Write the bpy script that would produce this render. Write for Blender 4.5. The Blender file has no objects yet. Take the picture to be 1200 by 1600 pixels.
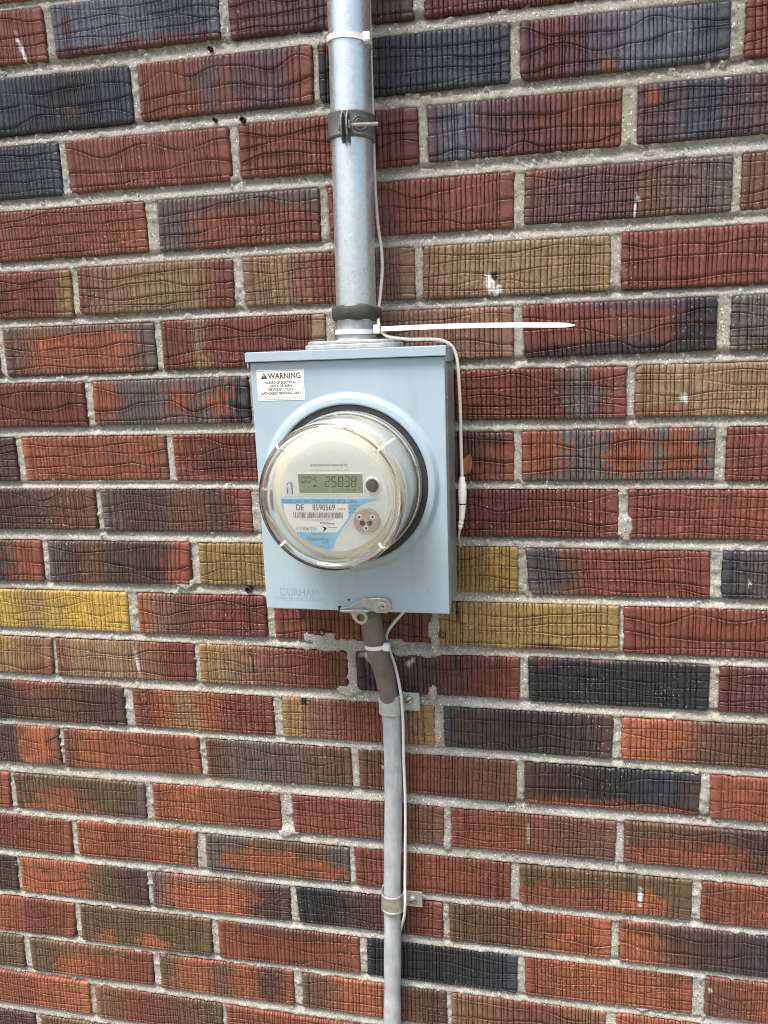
import bpy, bmesh, math, random
import numpy as np
from mathutils import Vector, Matrix
random.seed(7)
rng = np.random.default_rng(7)
SC = bpy.context.scene
COL = SC.collection
R = math.radians

# ------------------------------------------------------------------ camera
cam_d = bpy.data.cameras.new('camera')
cam = bpy.data.objects.new('camera', cam_d)
COL.objects.link(cam)
cam_d.sensor_fit = 'VERTICAL'
cam_d.sensor_height = 36.0
cam_d.lens = 26.997
cam_d.clip_start = 0.02
cam_d.clip_end = 500.0
cam.matrix_world = Matrix((
    (0.98008, -0.006293, 0.198503, 0.310888),
    (0.195573, 0.204490, -0.959132, -0.863141),
    (-0.034556, 0.978848, 0.201647, 0.250434),
    (0, 0, 0, 1)))
SC.camera = cam

# ------------------------------------------------------------------ world, sun, exposure
SUN_EL, SUN_ROT = R(67), R(-146)         # high thin cloud: broad soft light from above, front and left
world = bpy.data.worlds.new('World')
SC.world = world
world.use_nodes = True
wn = world.node_tree
wn.nodes.clear()
sky = wn.nodes.new('ShaderNodeTexSky')
sky.sky_type = 'NISHITA'
sky.sun_disc = False
sky.sun_elevation = SUN_EL
sky.sun_rotation = SUN_ROT
sky.air_density = 1.0
sky.dust_density = 5.0
sky.ozone_density = 1.0
bg = wn.nodes.new('ShaderNodeBackground')
bg.inputs['Strength'].default_value = 0.065
wo = wn.nodes.new('ShaderNodeOutputWorld')
wn.links.new(sky.outputs[0], bg.inputs[0])
wn.links.new(bg.outputs[0], wo.inputs[0])
sun_d = bpy.data.lights.new('sun', 'SUN')
sun_d.energy = 1.5
sun_d.angle = R(26)
sun_d.color = (1.0, 0.965, 0.905)
sun = bpy.data.objects.new('sun', sun_d)
COL.objects.link(sun)
sdir = Vector((math.sin(SUN_ROT) * math.cos(SUN_EL), math.cos(SUN_ROT) * math.cos(SUN_EL), math.sin(SUN_EL)))
sun.rotation_euler = sdir.to_track_quat('Z', 'Y').to_euler()
sun.location = (-3, -4, 8)
SC.view_settings.view_transform = 'Standard'
SC.view_settings.look = 'None'
SC.view_settings.gamma = 1.0
SC.view_settings.use_curve_mapping = False
SC.view_settings.exposure = 2.18
SC.cycles.use_denoising = True
SC.cycles.denoiser = 'OPENIMAGEDENOISE'
SC.cycles.denoising_input_passes = 'RGB_ALBEDO_NORMAL'
SC.cycles.denoising_prefilter = 'ACCURATE'
SC.cycles.filter_width = 1.0
SC.cycles.max_bounces = 8
SC.cycles.transparent_max_bounces = 16

# ------------------------------------------------------------------ helpers
def lin(c):
    return tuple(((v / 255) / 12.92 if v / 255 <= 0.04045 else ((v / 255 + 0.055) / 1.055) ** 2.4) for v in c)

ORIGIN = {}
def link_mesh(name, me, mat=None, parent=None, kind=None):
    o = bpy.data.objects.new(name, me)
    COL.objects.link(o)
    if parent is not None:
        org = ORIGIN[parent.name]
        if org.length > 0:
            me.transform(Matrix.Translation(-org))
        o.parent = parent
        ORIGIN[o.name] = org
    else:
        ORIGIN[o.name] = Vector((0, 0, 0))
    if mat is not None:
        me.materials.append(mat)
    if kind:
        o['kind'] = kind
    return o

def thing(name, label, cat, loc, group=None):
    o = bpy.data.objects.new(name, None)
    COL.objects.link(o)
    o.location = loc
    o.empty_display_size = 0.02
    o['label'] = label
    o['category'] = cat
    if group:
        o['group'] = group
    ORIGIN[o.name] = Vector(loc)
    return o

def np_mesh(name, V, quads):
    me = bpy.data.meshes.new(name)
    V = np.ascontiguousarray(V, dtype=np.float32)
    quads = np.ascontiguousarray(quads, dtype=np.int32)
    n = len(quads)
    me.vertices.add(len(V))
    me.vertices.foreach_set('co', V.ravel())
    me.loops.add(n * 4)
    me.loops.foreach_set('vertex_index', quads.ravel())
    me.polygons.add(n)
    me.polygons.foreach_set('loop_start', np.arange(0, n * 4, 4, dtype=np.int32))
    me.update(calc_edges=True)
    return me

def grid_quads(nr, nc):
    i, j = np.meshgrid(np.arange(nr - 1), np.arange(nc - 1), indexing='ij')
    a = (i * nc + j).ravel()
    return np.stack([a, a + nc, a + nc + 1, a + 1], 1)

def h01(ix, iy, seed):
    n = (ix.astype(np.int64) * 374761393 + iy.astype(np.int64) * 668265263 + int(seed) * 2147483647) & 0xffffffff
    n = ((n ^ (n >> 13)) * 1274126177) & 0xffffffff
    return ((n ^ (n >> 16)) & 0xffffff) / float(0xffffff)

def vnoise(x, y, seed=0):
    x, y = np.broadcast_arrays(np.asarray(x, float), np.asarray(y, float))
    ix, iy = np.floor(x), np.floor(y)
    fx, fy = x - ix, y - iy
    fx, fy = fx * fx * (3 - 2 * fx), fy * fy * (3 - 2 * fy)
    a, b = h01(ix, iy, seed), h01(ix + 1, iy, seed)
    c, d = h01(ix, iy + 1, seed), h01(ix + 1, iy + 1, seed)
    return (a * (1 - fx) + b * fx) * (1 - fy) + (c * (1 - fx) + d * fx) * fy

def fbm(x, y, seed=0, o=3):
    s, a, t = 0, 0.5, 0
    for k in range(o):
        s = s + a * vnoise(x * 2 ** k, y * 2 ** k, seed + 17 * k)
        t += a
        a *= 0.5
    return s / t

class MB:
    """collects simple shapes into one mesh"""
    def __init__(s):
        s.v, s.f = [], []
    def add(s, vs, fs):
        b = len(s.v)
        s.v += [tuple(p) for p in vs]
        s.f += [tuple(b + i for i in f) for f in fs]
        return s
    def box(s, x0, x1, y0, y1, z0, z1):
        vs = [(x, y, z) for z in (z0, z1) for y in (y0, y1) for x in (x0, x1)]
        return s.add(vs, [(0, 2, 3, 1), (4, 5, 7, 6), (0, 1, 5, 4), (2, 6, 7, 3), (0, 4, 6, 2), (1, 3, 7, 5)])
    def prism(s, pts, y0, y1):
        """outline pts (x,z), counter-clockwise seen from the front (-y); y0 = front"""
        a = sum(pts[i][0] * pts[(i + 1) % len(pts)][1] - pts[(i + 1) % len(pts)][0] * pts[i][1] for i in range(len(pts)))
        if a < 0:
            pts = pts[::-1]
        n = len(pts)
        vs = [(x, y0, z) for x, z in pts] + [(x, y1, z) for x, z in pts]
        fs = [tuple(range(n)), tuple(range(2 * n - 1, n - 1, -1))]
        fs += [(i, n + i, n + (i + 1) % n, (i + 1) % n) for i in range(n)]
        return s.add(vs, fs)
    def plate_hole(s, pts, c, r, y0, y1, n=28):
        """flat plate, outline star-shaped about c, with a round hole"""
        out, inn = [], []
        m = len(pts)
        for k in range(n):
            a = 2 * math.pi * k / n
            d = (math.cos(a), math.sin(a))
            best = None
            for i in range(m):
                p, q = pts[i], pts[(i + 1) % m]
                ex, ez = q[0] - p[0], q[1] - p[1]
                den = d[0] * ez - d[1] * ex
                if abs(den) < 1e-12:
                    continue
                t = ((p[0] - c[0]) * ez - (p[1] - c[1]) * ex) / den
                u = ((p[0] - c[0]) * d[1] - (p[1] - c[1]) * d[0]) / den
                if t > 0 and -1e-6 <= u <= 1 + 1e-6:
                    best = t if best is None else max(best, t)
            best = best or r * 1.5
            out.append((c[0] + d[0] * best, c[1] + d[1] * best))
            inn.append((c[0] + d[0] * r, c[1] + d[1] * r))
        vs = [(x, y0, z) for x, z in out] + [(x, y0, z) for x, z in inn] + [(x, y1, z) for x, z in out] + [(x, y1, z) for x, z in inn]
        fs = []
        for k in range(n):
            j = (k + 1) % n
            fs += [(k, j, n + j, n + k), (2 * n + k, 3 * n + k, 3 * n + j, 2 * n + j), (k, 2 * n + k, 2 * n + j, j), (n + k, n + j, 3 * n + j, 3 * n + k)]
        return s.add(vs, fs)
    def lathe_y(s, prof, cx, cz, n=72, close=False):
        """profile of (r, y) turned about an axis along y; outside when y falls along the profile"""
        m = len(prof)
        vs = []
        for r, y in prof:
            for k in range(n):
                a = 2 * math.pi * k / n
                vs.append((cx + r * math.cos(a), y, cz + r * math.sin(a)))
        fs = []
        for i in range(m - 1 + (1 if close else 0)):
            i2 = (i + 1) % m
            for k in range(n):
                j = (k + 1) % n
                fs.append((i * n + k, i * n + j, i2 * n + j, i2 * n + k))
        return s.add(vs, fs)
    def tube(s, pts, rad, n=10, caps=True, ry=None):
        """round tube along pts; rad a number or a list"""
        pts = [Vector(p) for p in pts]
        m = len(pts)
        rr = rad if isinstance(rad, (list, tuple)) else [rad] * m
        t0 = (pts[1] - pts[0]).normalized()
        up = Vector((0, 1, 0)) if abs(t0.y) < 0.9 else Vector((1, 0, 0))
        vs = []
        for i, p in enumerate(pts):
            t = (pts[min(i + 1, m - 1)] - pts[max(i - 1, 0)])
            t = t.normalized() if t.length > 0 else t0
            up = (up - t * up.dot(t)).normalized()
            sd = t.cross(up)
            for k in range(n):
                a = 2 * math.pi * k / n
                vs.append(p + sd * (math.cos(a) * rr[i]) + up * (math.sin(a) * (rr[i] if ry is None else ry * rr[i])))
        fs = []
        for i in range(m - 1):
            for k in range(n):
                j = (k + 1) % n
                fs.append((i * n + k, i * n + j, (i + 1) * n + j, (i + 1) * n + k))
        if caps:
            fs.append(tuple(range(n - 1, -1, -1)))
            fs.append(tuple((m - 1) * n + k for k in range(n)))
        return s.add(vs, fs)
    def ribbon(s, path, z0, z1, th):
        """flat band: path of (x,y) points with outward normal to the left of travel reversed, height z0..z1 (numbers or per-point lists)"""
        m = len(path)
        vs = []
        for i in range(m):
            p = Vector((path[i][0], path[i][1], 0))
            t = Vector((path[min(i + 1, m - 1)][0] - path[max(i - 1, 0)][0], path[min(i + 1, m - 1)][1] - path[max(i - 1, 0)][1], 0)).normalized()
            nrm = Vector((t.y, -t.x, 0))
            a = z0[i] if isinstance(z0, list) else z0
            b = z1[i] if isinstance(z1, list) else z1
            q = p + nrm * th
            vs += [(p.x, p.y, a), (q.x, q.y, a), (q.x, q.y, b), (p.x, p.y, b)]
        fs = [(0, 1, 2, 3), tuple((m - 1) * 4 + k for k in (3, 2, 1, 0))]
        for i in range(m - 1):
            for k in range(4):
                j = (k + 1) % 4
                fs.append((i * 4 + k, (i + 1) * 4 + k, (i + 1) * 4 + j, i * 4 + j))
        return s.add(vs, fs)
    def mesh(s, name):
        me = bpy.data.meshes.new(name)
        me.from_pydata(s.v, [], s.f)
        bm = bmesh.new()
        bm.from_mesh(me)
        bmesh.ops.recalc_face_normals(bm, faces=bm.faces)
        bm.to_mesh(me)
        bm.free()
        me.update()
        return me
    def build(s, name, mat, parent=None, smooth=None, bevel=0, seg=2):
        o = link_mesh(name, s.mesh(name), mat, parent)
        if bevel:
            m = o.modifiers.new('bevel', 'BEVEL')
            m.width = bevel
            m.segments = seg
            m.limit_method = 'ANGLE'
            m.angle_limit = R(35)
        if smooth:
            smooth_by_angle(o.data, smooth)
        return o

def smooth_by_angle(me, deg):
    bm = bmesh.new()
    bm.from_mesh(me)
    lim = R(deg)
    for f in bm.faces:
        f.smooth = True
    for e in bm.edges:
        if len(e.link_faces) == 2 and e.calc_face_angle(0) > lim:
            e.smooth = False
    bm.to_mesh(me)
    bm.free()

def spline(P, n=8):
    """Catmull-Rom through P"""
    P = [Vector(p) for p in P]
    out = []
    for i in range(len(P) - 1):
        a, b, c, d = P[max(i - 1, 0)], P[i], P[i + 1], P[min(i + 2, len(P) - 1)]
        for k in range(n):
            t = k / n
            out.append(0.5 * ((2 * b) + (c - a) * t + (2 * a - 5 * b + 4 * c - d) * t * t + (3 * b - a - 3 * c + d) * t ** 3))
    out.append(P[-1])
    return out

def text_geo(mb, s, size, x, z, y, align='LEFT', width=None, bold=0.0, slant=0.0):
    """lettering as flat faces in the plane y; x,z = start of the baseline"""
    cu = bpy.data.curves.new('lettering', 'FONT')
    cu.body = s
    cu.size = size
    cu.align_x = align
    cu.offset = bold * size
    cu.shear = slant
    cu.resolution_u = 3
    o = bpy.data.objects.new('lettering', cu)
    COL.objects.link(o)
    dg = bpy.context.evaluated_depsgraph_get()
    me = bpy.data.meshes.new_from_object(o.evaluated_get(dg))
    vs = np.array([v.co[:] for v in me.vertices]) if len(me.vertices) else np.zeros((0, 3))
    fs = [tuple(p.vertices) for p in me.polygons]
    bpy.data.objects.remove(o)
    bpy.data.curves.remove(cu)
    bpy.data.meshes.remove(me)
    if len(vs) == 0:
        return
    if width:
        w = vs[:, 0].max() - vs[:, 0].min()
        k = width / w
        vs[:, 0] = (vs[:, 0] - (vs[:, 0].min() if align == 'LEFT' else 0)) * k
    mb.add([(x + a, y, z + b) for a, b, _ in vs], fs)

# ------------------------------------------------------------------ materials
def mat_new(name):
    m = bpy.data.materials.new(name)
    m.use_nodes = True
    nt = m.node_tree
    return m, nt, nt.nodes['Principled BSDF']

def node(nt, t, **kw):
    n = nt.nodes.new(t)
    for k, v in kw.items():
        if k in n.inputs.keys():
            n.inputs[k].default_value = v
        else:
            setattr(n, k, v)
    return n

def ramp(nt, src, stops):
    n = nt.nodes.new('ShaderNodeValToRGB')
    e = n.color_ramp.elements
    while len(e) < len(stops):
        e.new(0.5)
    for k, (p, c) in enumerate(stops):
        e[k].position = p
        e[k].color = (c, c, c, 1) if not isinstance(c, tuple) else (*c[:3], 1)
    nt.links.new(src, n.inputs[0])
    return n.outputs[0]

def mixc(nt, fac, a, b, mode='MIX'):
    n = nt.nodes.new('ShaderNodeMix')
    n.data_type = 'RGBA'
    n.blend_type = mode
    for sock, v in ((n.inputs[0], fac), (n.inputs[6], a), (n.inputs[7], b)):
        if isinstance(v, bpy.types.NodeSocket):
            nt.links.new(v, sock)
        elif isinstance(v, tuple):
            sock.default_value = (*v[:3], 1)
        else:
            sock.default_value = v
    return n.outputs[2]

def noise(nt, co, scale, detail=3, rough=0.55, dist=0.0):
    n = node(nt, 'ShaderNodeTexNoise')
    n.inputs['Scale'].default_value = scale
    n.inputs['Detail'].default_value = detail
    n.inputs['Roughness'].default_value = rough
    n.inputs['Distortion'].default_value = dist
    nt.links.new(co, n.inputs['Vector'])
    return n.outputs['Fac']

def bump(nt, b, src, strength, dist=0.001):
    n = node(nt, 'ShaderNodeBump')
    n.inputs['Strength'].default_value = strength
    n.inputs['Distance'].default_value = dist
    nt.links.new(src, n.inputs['Height'])
    nt.links.new(n.outputs[0], b.inputs['Normal'])

def position(nt):
    return node(nt, 'ShaderNodeNewGeometry').outputs['Position']

def simple(name, rgb, rough=0.5, metal=0.0, var=0.12, scale=60, bmp=0.0, bscale=400, dirt=None, dirt_amt=0.5, dscale=25, spec=0.5):
    """base colour with grain, blotches of dirt and a fine relief"""
    m, nt, b = mat_new(name)
    co = position(nt)
    n1 = noise(nt, co, scale, 5)
    c = mixc(nt, ramp(nt, n1, [(0.3, 0.0), (0.7, 1.0)]), tuple(v * (1 - var) for v in rgb), tuple(min(1, v * (1 + var)) for v in rgb))
    if dirt:
        n2 = noise(nt, co, dscale, 6, 0.65, 0.4)
        c = mixc(nt, ramp(nt, n2, [(0.52, 0.0), (0.72, dirt_amt)]), c, dirt)
    nt.links.new(c, b.inputs['Base Color'])
    b.inputs['Metallic'].default_value = metal
    b.inputs['Specular IOR Level'].default_value = spec
    r = ramp(nt, noise(nt, co, scale * 2.2, 4), [(0.3, max(0.02, rough - 0.1)), (0.7, min(1, rough + 0.1))])
    nt.links.new(r, b.inputs['Roughness'])
    if bmp:
        bump(nt, b, noise(nt, co, bscale, 4), bmp)
    return m
# ------------------------------------------------------------------ materials of the wall
def brick_material():
    m, nt, b = mat_new('fired_brick')
    co = position(nt)
    at = node(nt, 'ShaderNodeVertexColor')
    at.layer_name = 'col'
    g1 = noise(nt, co, 380, 6, 0.75)
    c = mixc(nt, 1.0, at.outputs['Color'], ramp(nt, g1, [(0.30, 0.50), (0.5, 1.0), (0.72, 1.5)]), 'MULTIPLY')
    g2 = noise(nt, co, 70, 4, 0.6)
    c = mixc(nt, 1.0, c, ramp(nt, g2, [(0.3, 0.84), (0.7, 1.14)]), 'MULTIPLY')
    # small pale lime specks, gathered in patches
    v = node(nt, 'ShaderNodeTexVoronoi')
    v.inputs['Scale'].default_value = 210
    nt.links.new(co, v.inputs['Vector'])
    sp = ramp(nt, v.outputs['Distance'], [(0.10, 1.0), (0.17, 0.0)])
    pt = ramp(nt, noise(nt, co, 9, 3), [(0.5, 0.0), (0.66, 1.0)])
    mu = node(nt, 'ShaderNodeMath', operation='MULTIPLY')
    nt.links.new(sp, mu.inputs[0])
    nt.links.new(pt, mu.inputs[1])
    c = mixc(nt, mu.outputs[0], c, (0.50, 0.46, 0.42))
    nt.links.new(c, b.inputs['Base Color'])
    rr = ramp(nt, noise(nt, co, 120, 5, 0.6), [(0.3, 0.36), (0.7, 0.60)])
    nt.links.new(rr, b.inputs['Roughness'])
    b.inputs['Specular IOR Level'].default_value = 0.42
    bump(nt, b, noise(nt, co, 700, 5, 0.7), 0.55, 0.0006)
    return m

def mortar_material():
    m, nt, b = mat_new('sandy_mortar')
    co = position(nt)
    n1 = noise(nt, co, 22, 5, 0.6)
    c = mixc(nt, ramp(nt, n1, [(0.3, 0.0), (0.7, 1.0)]), (0.285, 0.275, 0.235), (0.415, 0.405, 0.36))
    n3 = noise(nt, co, 5, 4, 0.6)
    c = mixc(nt, ramp(nt, n3, [(0.45, 0.0), (0.72, 0.55)]), c, (0.27, 0.245, 0.19))
    n2 = noise(nt, co, 400, 5, 0.75)
    c = mixc(nt, 1.0, c, ramp(nt, n2, [(0.30, 0.66), (0.5, 1.0), (0.72, 1.28)]), 'MULTIPLY')
    v = node(nt, 'ShaderNodeTexVoronoi')
    v.inputs['Scale'].default_value = 460
    nt.links.new(co, v.inputs['Vector'])
    pick = node(nt, 'ShaderNodeSeparateColor')
    nt.links.new(v.outputs['Color'], pick.inputs[0])
    near = ramp(nt, v.outputs['Distance'], [(0.28, 1.0), (0.42, 0.0)])
    for ch, lo, hi, colr in ((0, 0.86, 0.88, (0.10, 0.09, 0.08)), (1, 0.87, 0.89, (0.85, 0.84, 0.80)), (2, 0.88, 0.90, (0.24, 0.17, 0.11))):
        mu = node(nt, 'ShaderNodeMath', operation='MULTIPLY')
        nt.links.new(near, mu.inputs[0])
        nt.links.new(ramp(nt, pick.outputs[ch], [(lo, 0.0), (hi, 1.0)]), mu.inputs[1])
        c = mixc(nt, mu.outputs[0], c, colr)
    nt.links.new(c, b.inputs['Base Color'])
    b.inputs['Roughness'].default_value = 0.92
    b.inputs['Specular IOR Level'].default_value = 0.2
    bump(nt, b, noise(nt, co, 330, 6, 0.75), 1.0, 0.0016)
    return m

M_BRICK = brick_material()
M_MORTAR = mortar_material()

# ------------------------------------------------------------------ the brick courses (0.1 mm; corners TL, TR, BR, BL in the wall's plane)
COURSES = {
 1: [(-4383,6466,-2392,6437,-2388,5890,-4379,5921),(-2279,6440,-300,6411,-300,5901,-2272,5903),(-184,6410,1812,6383,1812,5866,-184,5893),(1918,6381,3909,6355,3909,5851,1918,5866)],
 2: [(-3390,5765,-1400,5732,-1407,5161,-3398,5160),(-1297,5741,722,5727,705,5170,-1304,5168),(792,5729,2782,5719,2788,5179,768,5166),(2890,5715,4865,5680,4885,5178,2890,5173),(5001,5670,6992,5661,7008,5181,5018,5173)],
 3: [(-4372,5029,-2381,5030,-2383,4462,-4373,4457),(-2283,5030,-286,5007,-277,4458,-2282,4467),(-165,5017,1830,5023,1829,4461,-178,4462),(1925,5022,3891,5019,3887,4475,1932,4472),(4043,5020,6033,5016,6038,4477,4047,4478)],
 4: [(-3362,4314,-1371,4318,-1373,3765,-3364,3751),(-1197,4311,715,4305,708,3760,-1222,3755),(816,4304,2833,4320,2826,3762,818,3768),(2950,4307,4961,4299,4965,3778,2925,3786),(5048,4316,7038,4304,7039,3789,5048,3786)],
 5: [(-4393,3621,-2403,3616,-2432,3071,-4422,3098),(-2307,3626,-334,3630,-353,3088,-2325,3090),(-226,3631,1759,3632,1751,3082,-221,3089),(1864,3628,3815,3624,3821,3075,1836,3075),(3922,3638,5912,3637,5921,3068,3931,3072)],
 6: [(-3417,2975,-1385,2960,-1393,2397,-3434,2393),(-1293,2971,719,2973,719,2406,-1300,2409),(826,2966,2819,2956,2818,2417,826,2406),(2913,2958,4880,2960,4895,2420,2949,2406),(5021,2959,7011,2954,7023,2422,5032,2406)],
 7: [(-4382,2297,-2391,2294,-2399,1749,-4389,1761),(-2270,2292,-248,2303,-256,1759,-2283,1757),(-141,2293,1850,2291,1841,1747,-149,1751),(2013,2291,4004,2285,4013,1732,2022,1746),(4101,2291,6092,2287,6095,1737,4105,1744)],
 8: [(-5423,1627,-3457,1619,-3457,1063,-5449,1067),(-3350,1629,-1378,1627,-1372,1078,-3350,1063),(-1277,1630,714,1625,717,1056,-1273,1059),(834,1625,2825,1600,2825,1048,834,1056),(2909,1604,4928,1623,4936,1061,2910,1048),(5048,1626,7038,1623,7043,1045,5053,1048)],
 9: [(-4397,964,-2407,962,-2418,429,-4408,431),(-2327,962,-315,962,-322,421,-2330,415),(-208,961,1782,959,1776,410,-215,417),(1970,959,3960,958,3968,402,1977,410),(4068,958,6058,956,6058,396,4068,403)],
 10: [(-5254,279,-3264,277,-3285,-277,-5275,-276),(-3162,273,-1166,285,-1200,-265,-3191,-281),(-1056,276,856,276,856,-272,-1069,-258),(963,276,2875,283,2868,-265,963,-272),(2954,275,4936,268,4976,-281,3013,-276),(5067,274,7057,273,7071,-268,5081,-266)],
 11: [(-4099,-405,-2108,-396,-2124,-943,-4114,-941),(-1965,-404,-214,-392,-242,-929,-1979,-945),(-117,-394,1846,-389,1846,-918,-117,-941),(1953,-389,4002,-381,4010,-942,1953,-944),(4051,-385,6041,-378,6057,-946,4066,-955)],
 12: [(-5269,-1068,-3279,-1063,-3332,-1594,-5323,-1590),(-3232,-1067,-1237,-1058,-1260,-1594,-3247,-1602),(-1167,-1056,793,-1075,779,-1591,-1179,-1592),(899,-1072,2891,-1055,2884,-1589,910,-1581),(2987,-1047,4999,-1045,5006,-1604,3004,-1605),(5108,-1060,7099,-1047,7112,-1605,5122,-1605)],
 13: [(-4293,-1713,-2302,-1716,-2329,-2285,-4320,-2282),(-2192,-1724,-220,-1729,-231,-2281,-2187,-2279),(-91,-1724,1859,-1729,1872,-2270,-110,-2281),(1977,-1735,3980,-1727,3957,-2282,1983,-2275),(4067,-1748,6057,-1747,6071,-2278,4081,-2281)],
 14: [(-5350,-2371,-3359,-2377,-3386,-2945,-5377,-2941),(-3293,-2386,-1310,-2363,-1286,-2920,-3320,-2960),(-1195,-2385,776,-2384,777,-2939,-1198,-2943),(876,-2390,2861,-2406,2846,-2968,878,-2939),(2953,-2407,4967,-2408,4971,-2948,2947,-2958),(5078,-2403,7069,-2415,7082,-2955,5091,-2957)],
 15: [(-6229,-3128,-4239,-3122,-4292,-3678,-6282,-3681),(-4168,-3124,-2146,-3115,-2174,-3657,-4188,-3678),(-2030,-3103,-215,-3097,-215,-3644,-2050,-3662),(-49,-3105,1951,-3098,1941,-3649,-39,-3656),(2039,-3114,4036,-3097,4028,-3641,2047,-3653),(4132,-3081,6122,-3082,6132,-3632,4142,-3640)],
 16: [(-5339,-3787,-3348,-3793,-3410,-4350,-5401,-4349),(-3267,-3788,-1438,-3783,-1487,-4334,-3290,-4354),(-1310,-3799,694,-3809,679,-4351,-1339,-4354),(765,-3782,2783,-3803,2774,-4354,774,-4356),(2894,-3812,4938,-3803,4933,-4356,2902,-4356),(5039,-3806,7029,-3810,7041,-4359,5051,-4373)],
 17: [(-6313,-4473,-4323,-4457,-4369,-5044,-6360,-5045),(-4274,-4473,-2259,-4464,-2282,-5042,-4304,-5039),(-2174,-4476,-160,-4474,-185,-5023,-2213,-5043),(-79,-4474,1916,-4486,1898,-5010,-47,-5012),(2000,-4474,4018,-4460,4016,-5027,1990,-5043),(4108,-4448,6099,-4469,6115,-5027,4124,-5034)],
 18: [(-5464,-5158,-3473,-5150,-3537,-5733,-5527,-5756),(-3382,-5156,-1349,-5138,-1382,-5735,-3404,-5741),(-1244,-5136,766,-5150,761,-5712,-1267,-5737),(881,-5140,2863,-5137,2863,-5714,867,-5720),(2960,-5146,4995,-5119,5013,-5690,2977,-5721),(5144,-5122,7134,-5119,7137,-5680,5147,-5676)],
 19: [(-6397,-5828,-4406,-5816,-4456,-6375,-6446,-6384),(-4305,-5841,-2312,-5819,-2349,-6367,-4318,-6390),(-2204,-5829,-197,-5813,-213,-6373,-2221,-6388),(-60,-5832,1933,-5834,1933,-6373,-83,-6380),(2001,-5840,3980,-5817,3980,-6371,2001,-6373),(4105,-5817,6096,-5818,6096,-6368,4105,-6371)],
 20: [(-5391,-6466,-3400,-6475,-3428,-7030,-5418,-7035),(-3311,-6501,-1312,-6526,-1312,-7039,-3327,-7055),(-1245,-6533,746,-6560,746,-7042,-1245,-7040)],
 21: [(-6411,-7197,-4420,-7188,-4420,-7720,-6411,-7720),(-4301,-7197,-2311,-7186,-2311,-7720,-4301,-7720)],
}

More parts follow.
